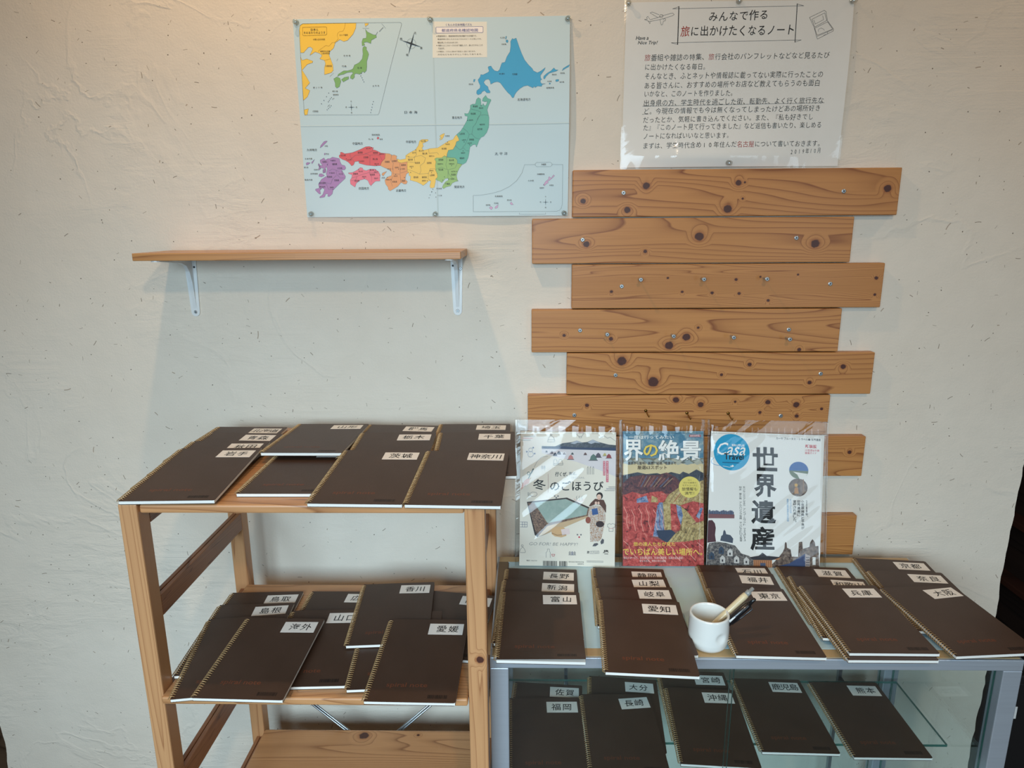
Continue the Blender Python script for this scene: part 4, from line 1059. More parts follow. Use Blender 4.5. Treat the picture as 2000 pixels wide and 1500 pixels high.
# ------------------------------------------------------------------ clear push pins
M_PIN = film_mat('clear_plastic', (0.90, 0.91, 0.90), 0.10, 0.04)
M_STEEL = flat((176, 178, 180), 0.28, 0.5, 1.0)
PIN_PROF = [(0.0, 0.0), (0.0046, 0.0), (0.0050, 0.0008), (0.0046, 0.0017), (0.0030, 0.0024), (0.0025, 0.0050), (0.0027, 0.0080), (0.0038, 0.0095), (0.0046, 0.0102), (0.0047, 0.0115), (0.0040, 0.0124), (0.0, 0.0126)]
def pin(x, z, y, label):
    r = thing('push_pin', label, 'push pin', (x, -y, z), 0, 'clear push pins on the wall')
    tilt = random.uniform(-0.12, 0.12)
    mb = MB(); mb.lathe(PIN_PROF, 16, lambda a, b, h: (a + h * tilt, -h - 0.0002, b - h * 0.12))
    mb.build('head', M_PIN, r, smooth=True)
    mb = MB(); mb.tube([(0, 0.0 + y * 0.98, 0.001), (0, -0.004, 0)], 0.0005, 6)
    mb.build('needle', M_STEEL, r)
for u, v, lb in ((7, -6, 'clear push pin at the top left corner of the map'), (260, -4, 'clear push pin at the middle of the map\'s top edge'), (516, -6, 'clear push pin at the top right corner of the map'),
                 (9, -355, 'clear push pin at the bottom left corner of the map'), (258, -357, 'clear push pin at the middle of the map\'s bottom edge'), (513, -357, 'clear push pin at the bottom right corner of the map')):
    pin(MX + u / 1000, MZ + v / 1000, -map_y(u, v) + 0.0012, lb)
for u, v, lb in ((6, -5, 'clear push pin at the top left corner of the handwritten notice'), (209, -4, 'clear push pin at the middle of the notice\'s top edge'),
                 (417, -6, 'clear push pin at the top right corner of the handwritten notice'), (207, -289, 'clear push pin at the bottom edge of the notice just above the planks')):
    pin(NX + u / 1000, NZ + v / 1000, -note_y(u, v) + 0.0020, lb)

# ------------------------------------------------------------------ staggered pine planks
def cross_head(mb, x, y, z, r, mat=0, dark=1):
    """flat screw head facing -y with a cross recess"""
    mb.lathe([(0.0, 0.0006), (r * 0.75, 0.0006), (r, 0.0), (r * 0.8, -0.0012), (r * 0.35, -0.003)], 18, lambda a, b, h: (x + a, y - h, z + b), mat)
    for c, s in ((0.83, 0.56), (-0.56, 0.83)):
        l, w = r * 0.55, r * 0.13
        q = [(l, w), (-l, w), (-l, -w), (l, -w)]
        mb.add([(x + a * c - b * s, y - 0.00075, z + a * s + b * c) for a, b in q], [(3, 2, 1, 0)], dark)
M_SCREW = flat((190, 193, 193), 0.42, 0.5, 1.0)
M_RECESS = flat((60, 62, 66), 0.5)
M_BRASS = flat((150, 118, 62), 0.35, 0.5, 1.0)
PLANKS = [
 (0.093, 0.724, 0.096, 0.0075, [(-0.173, 0.014, 0.0066), (-0.295, -0.014, 0.0051), (-0.208, -0.031, 0.0061), (0.005, 0.0183, 0.0056), (-0.013, -0.0305, 0.0077), (0.292, 0.0057, 0.0071), (0.017, 0.0192, 0.002), (0.015, -0.0114, 0.002)], 'long pine plank at the top of the stack, touching the notice\'s lower edge', 24, 7),
 (0.014, 0.643, 0.005, -0.0825, [(-0.207, -0.0059, 0.0061), (0.015, 0.0076, 0.0082), (-0.09, -0.0205, 0.0036), (0.243, -0.0076, 0.0082)], 'pine plank second from the top, with a big round knot in the middle', 24, 6),
 (0.094, 0.713, -0.0845, -0.1725, [(-0.230, -0.010, 0.0030, 48, 3.6), (-0.118, 0.0166, 0.0022, 90, 3.5), (0.018, 0.0128, 0.0030, -58, 3.2), (0.026, -0.0150, 0.0030, 50, 2.4), (0.066, 0.018, 0.0020, 88, 5.5), (0.085, -0.0293, 0.0028, 84, 3.2), (0.140, 0.022, 0.0020, 86, 4.0), (0.295, 0.0145, 0.0034, -78, 5.0), (-0.088, -0.0111, 0.0026), (-0.028, -0.0134, 0.0031), (0.296, -0.0185, 0.0026)], 'fine straight-grained pine plank third from the top with three jutting screws', 55, 13),
 (0.013, 0.638, -0.1745, -0.2625, [(-0.246, -0.0086, 0.0031), (0.003, -0.0127, 0.0077), (-0.031, -0.0306, 0.0082), (-0.15, -0.0164, 0.0041), (0.026, 0.0062, 0.0026), (0.234, -0.04, 0.0036)], 'pine plank fourth from the top with two knots together and four jutting screws', 28, 8),
 (0.086, 0.714, -0.2645, -0.352, [(-0.201, 0.0273, 0.0092), (-0.135, -0.0172, 0.0107), (0.061, 0.0191, 0.0041), (0.005, -0.0024, 0.0031), (0.252, 0.0142, 0.0051), (0.187, -0.0191, 0.0041)], 'pine plank fifth from the top, with two very large knots at the left', 18, 6),
 (0.005, 0.633, -0.354, -0.4415, [(-0.190, 0.0225, 0.0040, -78, 4.6), (-0.005, 0.0332, 0.0061), (0.047, 0.0232, 0.0061), (0.186, 0.0285, 0.0051), (0.245, 0.0229, 0.0061), (0.118, 0.0297, 0.0026), (0.248, -0.0015, 0.0041), (0.171, 0.0064, 0.0031), (0.298, 0.0139, 0.0031)], 'pine plank sixth from the top, its lower half behind the plastic sleeves', 34, 10),
 (0.088, 0.716, -0.4445, -0.533, [(0.283, 0.0098, 0.0041)], 'pine plank seventh from the top, sticking out right of the rightmost magazine', 26, 8),
 (0.005, 0.605, -0.535, -0.621, [(-0.12, 0.01, 0.006), (0.17, -0.012, 0.005)], 'pine plank eighth from the top, hidden behind the three magazines', 26, 8),
 (0.090, 0.717, -0.6235, -0.716, [], 'lowest pine plank showing, its right end just above the glass cabinet', 50, 10)]
SCREWS = {0: ((0.192, 0.053), (0.617, 0.053)), 1: ((0.114, -0.036), (0.534, -0.035)), 2: ((0.194, -0.128), (0.609, -0.125)), 3: ((0.112, -0.217), (0.535, -0.217)), 4: ((0.187, -0.311), (0.608, -0.309)), 5: ((0.103, -0.397), (0.534, -0.399))}
PEGS = {2: ((0.228, -0.113), (0.352, -0.113), (0.475, -0.113)), 3: ((0.165, -0.222), (0.298, -0.226), (0.418, -0.229), (0.530, -0.233))}
HOOKS = {5: ((0.252, -0.391), (0.338, -0.396), (0.424, -0.397))}
for i, (x0, x1, zt, zb, kn, lb, rg, zs) in enumerate(PLANKS):
    cx, cz = (x0 + x1) / 2, H + (zt + zb) / 2
    m = wood_mat('pine_plank', (194, 134, 76), (130, 72, 34), [(k[0], k[1], k[2]) for k in kn], 'x', 1.37 * i + 0.4, rg, zs, 0.45, 0.15)
    mb = MB(); mb.box(x0 - cx, x1 - cx, -0.0100, 0.0097, zb - (zt + zb) / 2, zt - (zt + zb) / 2)
    pk = mb.build('pine_plank', m, bevel=0.0016)
    pk.location = (cx, -0.0100, cz)
    tag(pk, lb, 'plank', 'staggered pine planks on the wall')
    for sx, sz in SCREWS.get(i, ()):
        mb = MB(); cross_head(mb, sx - cx, -0.0103, H + sz - cz, 0.0043)
        mb.build('screw', [M_SCREW, M_RECESS], pk)
    for sx, sz in PEGS.get(i, ()):
        mb = MB(); cross_head(mb, sx - cx, -0.0340, H + sz - cz, 0.0042)
        mb.tube([(sx - cx, -0.0338, H + sz - cz), (sx - cx, -0.008, H + sz - cz)], 0.0017, 8, 0)
        mb.build('screw', [M_SCREW, M_RECESS], pk)
    for sx, sz in HOOKS.get(i, ()):
        X, Z = sx - cx, H + sz - cz
        mb = MB(); mb.tube([(X, -0.009, Z + 0.004), (X + 0.001, -0.017, Z + 0.001), (X + 0.003, -0.022, Z - 0.004), (X + 0.004, -0.028, Z - 0.005), (X + 0.004, -0.032, Z - 0.001)], 0.0011, 8)
        mb.tube([(X, -0.0098, Z + 0.004), (X, -0.0115, Z + 0.004)], 0.0032, 10)
        tag(mb.build('hook', M_BRASS, pk, smooth=True), 'small brass hook')

# ------------------------------------------------------------------ bracketed wall shelf
ws = thing('wall_shelf', 'narrow empty pine shelf on two white brackets left of the planks', 'shelf', (-0.42, 0, H - 0.066))
mb = MB(); mb.box(-0.722, -0.117, -0.1425, -0.0012, H - 0.0660, H - 0.0522)
local_part(mb, 'shelf_board', wood_mat('laminated_pine', (204, 146, 86), (142, 88, 44), [], 'x', 5.2, 30, 14, 0.4, 0.25, joints=5.0), ws, bevel=0.0012)
M_WHITE = flat((228, 231, 230), 0.32, 0.5, vary=0.01)
for bxx in (-0.684, -0.139):
    zt = H - 0.0662
    mb = MB()
    pts = [(-0.0125, 0), (0.0125, 0), (0.0088, -0.112)] + [(0.0088 * math.cos(a), -0.112 - 0.009 * math.sin(a)) for a in (0.5, 1.0, 1.57, 2.14, 2.64)] + [(-0.0088, -0.112)]
    mb.prism(pts[::-1], -0.0026, -0.0004, lambda u, v, w: (bxx + u, w, zt + v))
    pts = [(-0.0125, 0), (0.0125, 0), (0.0088, 0.130)] + [(0.0088 * math.cos(a), 0.130 + 0.009 * math.sin(a)) for a in (0.5, 1.0, 1.57, 2.14, 2.64)] + [(-0.0088, 0.130)]
    mb.prism(pts, -0.0022, 0.0, lambda u, v, w: (bxx + u, -0.0004 - v, zt + w))
    rib = [(0.002, -0.108), (0.0055, -0.085), (0.010, -0.050), (0.016, -0.028), (0.026, -0.016), (0.046, -0.009), (0.075, -0.0065), (0.125, -0.0024), (0.125, -0.001), (0.002, -0.001)]
    mb.prism(rib, bxx - 0.0036, bxx + 0.0036, lambda u, v, w: (w, -u, zt + v))
    b = local_part(mb, 'bracket', M_WHITE, ws, bevel=0.0006)
    for sx, sz in ((-0.0075 if bxx < -0.4 else 0.0075, -0.026), (0.0, -0.112)):
        mb = MB(); cross_head(mb, bxx + sx, -0.0028, zt + sz, 0.0034)
        local_part(mb, 'screw', [M_SCREW, M_RECESS], ws).parent = b
    mb = MB(); mb.lathe([(0.0, 0.0001), (0.0022, 0.0001)], 12, lambda a, c, h: (bxx - (-0.0075 if bxx < -0.4 else 0.0075) + a, -0.0028 - h, zt - 0.020 + c))
    local_part(mb, 'screw_hole', M_RECESS, ws).parent = b

# ------------------------------------------------------------------ pine shelf rack
UB = dict(top=H - 0.412, mid=H - 0.735, low=H - 1.10)
ru = thing('shelf_rack', 'open pine rack with three board shelves standing below the wall shelf', 'rack', (-0.34, -0.28, 0))
W1_, W2_ = (200, 148, 102), (158, 106, 68)
def upost(x0, x1, y0, y1, z1, seed, kn=()):
    cx, cy = (x0 + x1) / 2, (y0 + y1) / 2
    m = wood_mat('pine_post', W1_, W2_, kn, 'z', seed, 11, 20, 0.45, 0.15)
    mb = MB(); mb.box(x0 - cx, x1 - cx, y0 - cy, y1 - cy, 0, z1)
    o = mb.build('post', m, ru, bevel=0.0022)
    o.location = (cx - ru.location[0], cy - ru.location[1], 0)
upost(-0.6125, -0.584, -0.460, -0.428, H - 0.409, 2.1)
upost(-0.0915, -0.061, -0.460, -0.428, H - 0.409, 4.7, [(0.75, 0.004, 0.006)])
upost(-0.6125, -0.584, -0.113, -0.083, H - 0.409, 7.9, [(0.47, -0.003, 0.005)])
upost(-0.0915, -0.061, -0.113, -0.083, H - 0.409, 9.3)
def uboard(z, y0, y1, th, seed, kn=()):
    m = wood_mat('pine_board', (200, 146, 98), (140, 90, 54), kn, 'xy', seed, 26, 6, 0.42, 0.2)
    mb = MB(); mb.box(-0.2455, 0.2455, (y0 - y1) / 2, (y1 - y0) / 2, -th, 0)
    o = mb.build('shelf_board', m, ru, bevel=0.003)
    o.location = (-0.3378 - ru.location[0], (y0 + y1) / 2 - ru.location[1], z)
uboard(UB['top'], -0.4545, -0.058, 0.0135, 0.9)
uboard(UB['mid'], -0.4690, -0.120, 0.0135, 3.4, [(-0.05, -0.155, 0.006)])
uboard(UB['low'], -0.4545, -0.108, 0.0135, 6.6, [(-0.02, 0.155, 0.010), (0.10, 0.158, 0.003)])
M_RAIL = wood_mat('pine_side_rail', (160, 108, 72), (104, 62, 40), [], 'y', 8.1, 24, 24, 0.45, 0.15)
for sx in (-1, 1):
    for z1, z0 in ((H - 0.4262, H - 0.452), (H - 0.578, H - 0.614), (H - 0.7492, H - 0.778), (H - 0.905, H - 0.945), (H - 1.1142, H - 1.145)):
        xi = -0.5843 if sx < 0 else -0.0912
        mb = MB()
        for a, b in ((0.0, 0.0076), (0.0092, 0.0168)):
            xa, xb = (xi - b, xi - a) if sx < 0 else (xi + a, xi + b)
            mb.box(xa, xb, -0.4282, -0.1128, z0, z1)
        xa, xb = (xi - 0.0168, xi) if sx < 0 else (xi, xi + 0.0168)
        mb.box(min(xa, xb) + 0.006, max(xa, xb) - 0.006, -0.4282, -0.1128, z0 + 0.002, z1 - 0.006)
        local_part(mb, 'side_rail', M_RAIL, ru, bevel=0.0008)
M_ROD = flat((150, 156, 160), 0.3, 0.5, 1.0)
za, zb_ = H - 0.93, H - 1.40
for s in (-1, 1):
    mb = MB()
    x0, x1 = (-0.585, -0.09) if s > 0 else (-0.09, -0.585)
    for d in (-0.0035, 0.0035):
        mb.tube([(x0, -0.098 - 0.006 * s, za + d), (x1, -0.098 - 0.006 * s, zb_ + d)], 0.0022, 8)
    local_part(mb, 'cross_brace', M_ROD, ru, smooth=True)

# ------------------------------------------------------------------ glass display cabinet
CX0, CX1, CY0, CY1, CZ = -0.0598, 0.812, -0.411, -0.062, H - 0.700
gc = thing('display_cabinet', 'low aluminium-framed glass display cabinet right of the pine rack', 'display cabinet', (0.375, -0.235, 0))
def alu_mat():
    t = NT('brushed_aluminium')
    x, y, z = t.sep(t.obj())
    n = t.noise(t.comb(t.math('MULTIPLY', x, 3.0), t.math('MULTIPLY', y, 3.0), t.math('MULTIPLY', z, 300.0)), 3.0, 2)
    t.bsdf(t.mix(n, lin((172, 178, 186)), lin((186, 192, 199))), t.rng(n, 0.3, 0.7, 0.34, 0.44), 0.5, 0.5)
    return t.m
M_ALU = alu_mat()
M_GLASS = film_mat('cabinet_glass', (0.938, 0.972, 0.972), 0.04, 0.01)
M_GEDGE = flat((58, 108, 98), 0.15, 0.6)
def frosted():
    t = NT('pale_frosted_glass')
    d = t.n('ShaderNodeBsdfDiffuse'); tl = t.n('ShaderNodeBsdfTranslucent'); g = t.n('ShaderNodeBsdfGlossy')
    for q in (d, tl):
        q.inputs[0].default_value = lin((206, 236, 244))
    g.inputs['Roughness'].default_value = 0.06
    m1, m2 = t.n('ShaderNodeMixShader'), t.n('ShaderNodeMixShader')
    m1.inputs[0].default_value = 0.12
    t.t.links.new(d.outputs[0], m1.inputs[1]); t.t.links.new(tl.outputs[0], m1.inputs[2])
    lw = t.n('ShaderNodeLayerWeight'); lw.inputs['Blend'].default_value = 0.5
    t.put(m2.inputs[0], t.math('ADD', t.math('MULTIPLY', t.math('POWER', lw.outputs['Facing'], 4.0), 0.9), 0.04, clamp=True))
    t.t.links.new(m1.outputs[0], m2.inputs[1]); t.t.links.new(g.outputs[0], m2.inputs[2])
    t.t.links.new(m2.outputs[0], t.out.inputs[0])
    return t.m
M_PANEL = frosted()
P_ = lambda *a, n, m, **k: (lambda mb: (mb.box(*a), local_part(mb, n, m, gc, **k))[1])(MB())
for x0, x1 in ((CX0, CX0 + 0.031), (CX1 - 0.031, CX1)):
    P_(x0, x1, CY0, CY0 + 0.026, 0.0, CZ - 0.0205, n='post', m=M_ALU, bevel=0.0015)
    P_(x0, x1, CY1 - 0.026, CY1, 0.0, CZ - 0.0205, n='post', m=M_ALU, bevel=0.0015)
P_(CX0, CX1, CY0, CY0 + 0.026, CZ - 0.0203, CZ - 0.0006, n='front_rail', m=M_ALU, bevel=0.0012)
P_(CX0, CX1, CY1 - 0.024, CY1, CZ - 0.0203, CZ - 0.0006, n='back_rail', m=M_ALU, bevel=0.0012)
for x0, x1 in ((CX0, CX0 + 0.024), (CX1 - 0.024, CX1)):
    P_(x0, x1, CY0 + 0.0262, CY1 - 0.0242, CZ - 0.0203, CZ - 0.0006, n='side_rail', m=M_ALU, bevel=0.0012)
P_(CX0 + 0.0245, CX1 - 0.0245, CY0 + 0.0265, CY1 - 0.0245, CZ - 0.0058, CZ, n='glass_top', m=M_PANEL, bevel=0.0008)
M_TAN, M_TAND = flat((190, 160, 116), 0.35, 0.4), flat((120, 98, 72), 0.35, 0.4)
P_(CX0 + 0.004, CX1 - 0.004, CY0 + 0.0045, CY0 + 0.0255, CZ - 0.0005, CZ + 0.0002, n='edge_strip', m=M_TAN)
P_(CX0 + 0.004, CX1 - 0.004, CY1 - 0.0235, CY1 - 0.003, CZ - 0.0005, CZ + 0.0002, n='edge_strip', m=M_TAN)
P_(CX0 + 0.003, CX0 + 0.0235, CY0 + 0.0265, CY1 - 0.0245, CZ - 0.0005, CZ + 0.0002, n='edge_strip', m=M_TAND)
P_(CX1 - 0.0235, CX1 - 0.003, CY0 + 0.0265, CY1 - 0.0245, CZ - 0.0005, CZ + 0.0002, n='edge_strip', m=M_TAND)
P_(CX0, CX1, CY0, CY0 + 0.026, 0.02, 0.06, n='bottom_rail', m=M_ALU, bevel=0.0012)
P_(CX0 + 0.004, CX1 - 0.004, CY0 + 0.0265, CY1 - 0.002, 0.03, 0.055, n='base_panel', m=flat((206, 218, 218), 0.35, 0.4))
def pane(name, x0, x1, y0, y1, z0, z1):
    mb = MB(); mb.box(x0, x1, y0, y1, z0, z1)
    w = {'x': x1 - x0, 'y': y1 - y0, 'z': z1 - z0}
    t = min(w, key=w.get)
    order = ['x', 'x', 'y', 'y', 'z', 'z']
    big = {'x': (0, 1), 'y': (2, 3), 'z': (4, 5)}[t]
    mb.m = [0 if k in big else 1 for k in range(6)]
    return local_part(mb, name, [M_GLASS, M_GEDGE], gc)
pane('sliding_door', CX0 + 0.0315, 0.3465, CY0 + 0.008, CY0 + 0.0125, 0.062, CZ - 0.0210)
pane('sliding_door', 0.3425, CX1 - 0.0315, CY0 + 0.015, CY0 + 0.0195, 0.062, CZ - 0.0210)
pane('side_pane', CX0 + 0.010, CX0 + 0.0145, CY0 + 0.027, CY1 - 0.027, 0.062, CZ - 0.0210)
pane('side_pane', CX1 - 0.0145, CX1 - 0.010, CY0 + 0.027, CY1 - 0.027, 0.062, CZ - 0.0210)
pane('back_pane', CX0 + 0.0315, CX1 - 0.0315, CY1 - 0.012, CY1 - 0.0075, 0.062, CZ - 0.0210)
GS = H - 0.968
pane('glass_shelf', CX0 + 0.020, 0.797, -0.290, -0.108, GS - 0.0052, GS)
for x in (0.088, 0.687):
    P_(x - 0.0035, x + 0.0035, CY1 - 0.0245, CY1 - 0.0155, 0.062, CZ - 0.0210, n='shelf_standard', m=flat((150, 158, 164), 0.35, 0.5, 1.0))
    b = P_(x - 0.003, x + 0.003, -0.135, CY1 - 0.0246, GS - 0.016, GS - 0.0054, n='shelf_bracket', m=M_BLACK)
# ------------------------------------------------------------------ spiral notebooks
M_COVER = None
def cover_mat():
    t = NT('notebook_cover')
    o = t.obj()
    n = t.noise(o, 900.0, 2)
    b = t.noise(o, 14.0, 2)
    c = t.mix(t.rng(b, 0.3, 0.7, 0.0, 1.0), lin((66, 46, 34)), lin((73, 52, 40)))
    t.bsdf(c, t.rng(n, 0.3, 0.7, 0.42, 0.50), 0, 0.42, t.bump(n, 0.10, 0.0004))
    return t.m
M_COVER = cover_mat()
def pages_mat():
    t = NT('page_block')
    x, y, z = t.sep(t.obj())
    n = t.noise(t.comb(t.math('MULTIPLY', x, 2.0), t.math('MULTIPLY', y, 2.0), t.math('MULTIPLY', z, 4000.0)), 1.0, 1)
    t.bsdf(t.mix(n, lin((226, 222, 212)), lin((246, 244, 238))), 0.75, 0, 0.2)
    return t.m
M_PAGES = pages_mat()
M_WIRE = flat((186, 150, 104), 0.35, 0.5, 0.5)
M_COVTXT = flat((112, 64, 44), 0.45)
M_BAR = flat((26, 21, 19), 0.5)
M_CARD = flat((244, 236, 226), 0.55, 0.3, vary=0.01)
M_PEN = flat((24, 22, 22), 0.5)
NT_, NL_, NWD = 0.0062, 0.210, 0.145
BASE = {'top': H - 0.412, 'mid': H - 0.735, 'cab': H - 0.700, 'gls': H - 0.968}
WHERE = {'top': 'on top of the pine rack', 'mid': 'on the middle shelf of the pine rack', 'cab': 'on top of the glass cabinet', 'gls': 'on the glass shelf inside the cabinet'}
def notebook(grp, name, x, y, deg, zf, zb, label, show=True, flare=0.0):
    r = thing('spiral_notebook', label, 'notebook', (x, y, BASE[grp]), math.radians(deg), 'dark brown spiral notebooks ' + WHERE[grp])
    rnd = random.Random(name)
    sl = (zb - zf) * NT_ / NL_
    cs = math.sqrt(1 - sl * sl)
    def P(u, v, w):      # u across, v from front to back, w up
        lift = flare * max(0.0, (0.06 - v) / 0.06) ** 2 * (0.3 + 0.7 * u / NWD) if w > 0.00535 else 0.0
        return (u, v * cs - sl * w, zf * NT_ + v * sl + w * cs + 0.0003 + lift)
    def slab(mb, u0, u1, v0, v1, w0, w1, mat=0, rc=0.0):
        pts = [(u0, v0), (u1, v0), (u1, v1), (u0, v1)]
        if rc:
            pts = [(u0, v0), (u1 - rc, v0), (u1 - rc * 0.3, v0 + rc * 0.3), (u1, v0 + rc), (u1, v1 - rc), (u1 - rc * 0.3, v1 - rc * 0.3), (u1 - rc, v1), (u0, v1)]
        mb.prism(pts, w1, w0, lambda a, b, w: P(a, b, w), mat)
    mb = MB(); slab(mb, 0.002, NWD, 0.0, NL_, 0.0, 0.0005, 0, 0.003); mb.build('back_cover', M_COVER, r)
    mb = MB(); slab(mb, 0.0025, NWD - 0.0006, 0.0006, NL_ - 0.0006, 0.00055, 0.0053); mb.build('pages', M_PAGES, r)
    mb = MB()
    if flare:
        n = 12
        for k in range(n):
            slab(mb, 0.002, NWD, 0.06 * k / n, 0.06 * (k + 1) / n, 0.0054, 0.0059)
        slab(mb, 0.002, NWD, 0.06, NL_, 0.0054, 0.0059, 0, 0.003)
    else:
        slab(mb, 0.002, NWD, 0.0, NL_, 0.0054, 0.0059, 0, 0.003)
    pr = Print()
    pr.text('spiral note', 0.030, 0.030, 0.096, 0.043, M_COVTXT, 1, 0.012, 0.0)
    bx = 0.100
    while bx < 0.131:
        w = rnd.uniform(0.0004, 0.0014)
        pr.rect(bx, bx + w, 0.0085, 0.0165, M_BAR, 1)
        bx += w + rnd.uniform(0.0004, 0.0010)
    pr.into(mb, lambda a, b, l: P(a, b, 0.0059 + l * 0.0001), 1)
    mb.build('front_cover', [M_COVER] + pr.mats, r)
    mb = MB()
    turns = 40
    path = []
    for k in range(turns * 10 + 1):
        a = 2 * math.pi * k / 10
        path.append(P(0.0026 - 0.0048 * math.cos(a), 0.004 + (NL_ - 0.008) * k / (turns * 10), 0.0034 + 0.0042 * math.sin(a)))
    mb.tube(path, 0.00062, 5, 0)
    mb.build('spiral_binding', M_WIRE, r, smooth=True)
    if show:
        mb = MB()
        lw, lh = rnd.uniform(0.058, 0.063), 0.031
        u1, v1 = NWD - rnd.uniform(0.006, 0.009), NL_ - rnd.uniform(0.009, 0.013)
        ang = rnd.uniform(-0.035, 0.035)
        if name in ('大阪', '長崎'): ang = 0.10
        cu, cv = u1 - lw / 2, v1 - lh / 2
        Q = lambda a, b: (cu + a * math.cos(ang) - b * math.sin(ang), cv + a * math.sin(ang) + b * math.cos(ang))
        pts = [Q(-lw / 2, -lh / 2), Q(lw / 2, -lh / 2), Q(lw / 2, lh / 2), Q(-lw / 2, lh / 2)]
        mb.prism(pts, 0.00615, 0.0060, lambda a, b, w: P(a, b, w), 0)
        pr = Print()
        n = len(name)
        half = lw * (0.45 if n == 3 else 0.35)
        shift = 0.0 if n == 3 else rnd.uniform(-0.002, 0.003)
        a0, a1 = Q(shift - half, 0), Q(shift + half, 0)
        pr.hand(name, a0[0], a0[1], a1[0], a1[1], 0.0215, M_PEN, 1, 0.006, 0.06, rnd=rnd, aspect=0.95)
        pr.into(mb, lambda a, b, l: P(a, b, 0.0062 + l * 0.0001), 1)
        mb.build('title_label', [M_CARD] + pr.mats, r)
    return r
NB_LABEL = {
 '宮城': 'spiral notebook with no title showing, half under the 山形 notebook',
 '岡山': 'spiral notebook with no title showing, under the 海外 notebook',
 '徳島': 'spiral notebook with no title showing, between the 香川 and 愛媛 notebooks',
 '三重': 'spiral notebook with no title showing, directly under the 兵庫 notebook',
 '高知': 'spiral notebook partly behind the right front post of the rack',
 '広島': 'spiral notebook whose title 広島 is half covered by the 香川 notebook',
 '山口': 'spiral notebook whose title 山口 is half covered by the 香川 notebook',
}
for g, n, x, y, a, zf, zb in NOTEBOOKS:
    lb = NB_LABEL.get(n, 'spiral notebook with title card reading %s, %s' % (n, WHERE[g]))
    notebook(g, n, x, y, a, zf, zb, lb, n not in ('岡山', '徳島', '三重'), 0.006 if n == '富山' else 0.0)

# ------------------------------------------------------------------ magazines in clear sleeves
def rock_mat(name, a, b, c, scale=26.0, dark=(50, 34, 36)):
    """printed photograph of rock: mottled colours"""
    t = NT(name)
    o = t.obj()
    n1 = t.noise(o, scale, 6, 0.65, 0.6)
    n2 = t.noise(o, scale * 5, 4, 0.7)
    col = t.ramp(n1, [(0.32, lin(dark)), (0.42, lin(a)), (0.56, lin(b)), (0.70, lin(c))])
    col = t.mix(t.rng(n2, 0.35, 0.7, 0.45, 0.0), col, lin(dark))
    t.bsdf(col, 0.35, 0, 0.4)
    return t.m
M_RED = rock_mat('print_red_rock', (186, 70, 66), (222, 96, 90), (240, 150, 134), 104)
M_REDDK = rock_mat('print_dark_rock', (84, 60, 72), (120, 72, 74), (150, 112, 104), 136)
M_KHAKI = rock_mat('print_khaki_rock', (176, 150, 98), (214, 190, 130), (230, 214, 166), 160, (86, 72, 52))
M_BLUEROCK = rock_mat('print_blue_rock', (110, 136, 180), (160, 176, 204), (200, 200, 198), 136, (60, 66, 92))
M_SLATE = rock_mat('print_slate_rock', (58, 66, 78), (78, 86, 98), (104, 104, 110), 120, (36, 40, 50))
M_CLOUD = rock_mat('print_cloudy_sky', (78, 130, 156), (136, 166, 176), (206, 196, 170), 40, (60, 110, 140))
M_TOWN = rock_mat('print_old_town', (84, 82, 84), (142, 136, 130), (196, 190, 182), 240, (36, 40, 52))
M_STONE = rock_mat('print_stone_castle', (92, 74, 66), (138, 118, 104), (176, 158, 140), 184, (48, 40, 42))
M_POOLROCK = rock_mat('print_pool_stone', (96, 68, 56), (160, 122, 96), (198, 166, 134), 360, (34, 26, 26))
M_KIMONO = rock_mat('print_kimono', (206, 150, 96), (236, 230, 222), (240, 236, 230), 520, (60, 60, 78))
M_STEAM = rock_mat('print_hot_spring', (150, 174, 164), (168, 188, 178), (196, 206, 198), 22, (140, 164, 158))
LEAN = Vector((0, 0.065, 0.272)).normalized()
LNRM = Vector((0, -LEAN.z, LEAN.y))
def leaner(x0, skew, th, yb=-0.100):
    """a sheet plane leaning back from the cabinet top; u to the right, v up the sheet, w towards the room"""
    b = Vector((x0, yb, CZ + 0.0006))
    ux = Vector((math.cos(skew), 0, 0)) + LEAN * (-math.sin(skew))
    uy = LEAN * math.cos(skew) + Vector((math.sin(skew), 0, 0))
    return lambda u, v, w: tuple(b + ux * u + uy * v + LNRM * (w))
BLK, GRY = flat((30, 28, 28), 0.4), flat((120, 120, 124), 0.4)
WHT, YLW = flat((246, 246, 242), 0.4, vary=0.01), flat((236, 206, 92), 0.4)
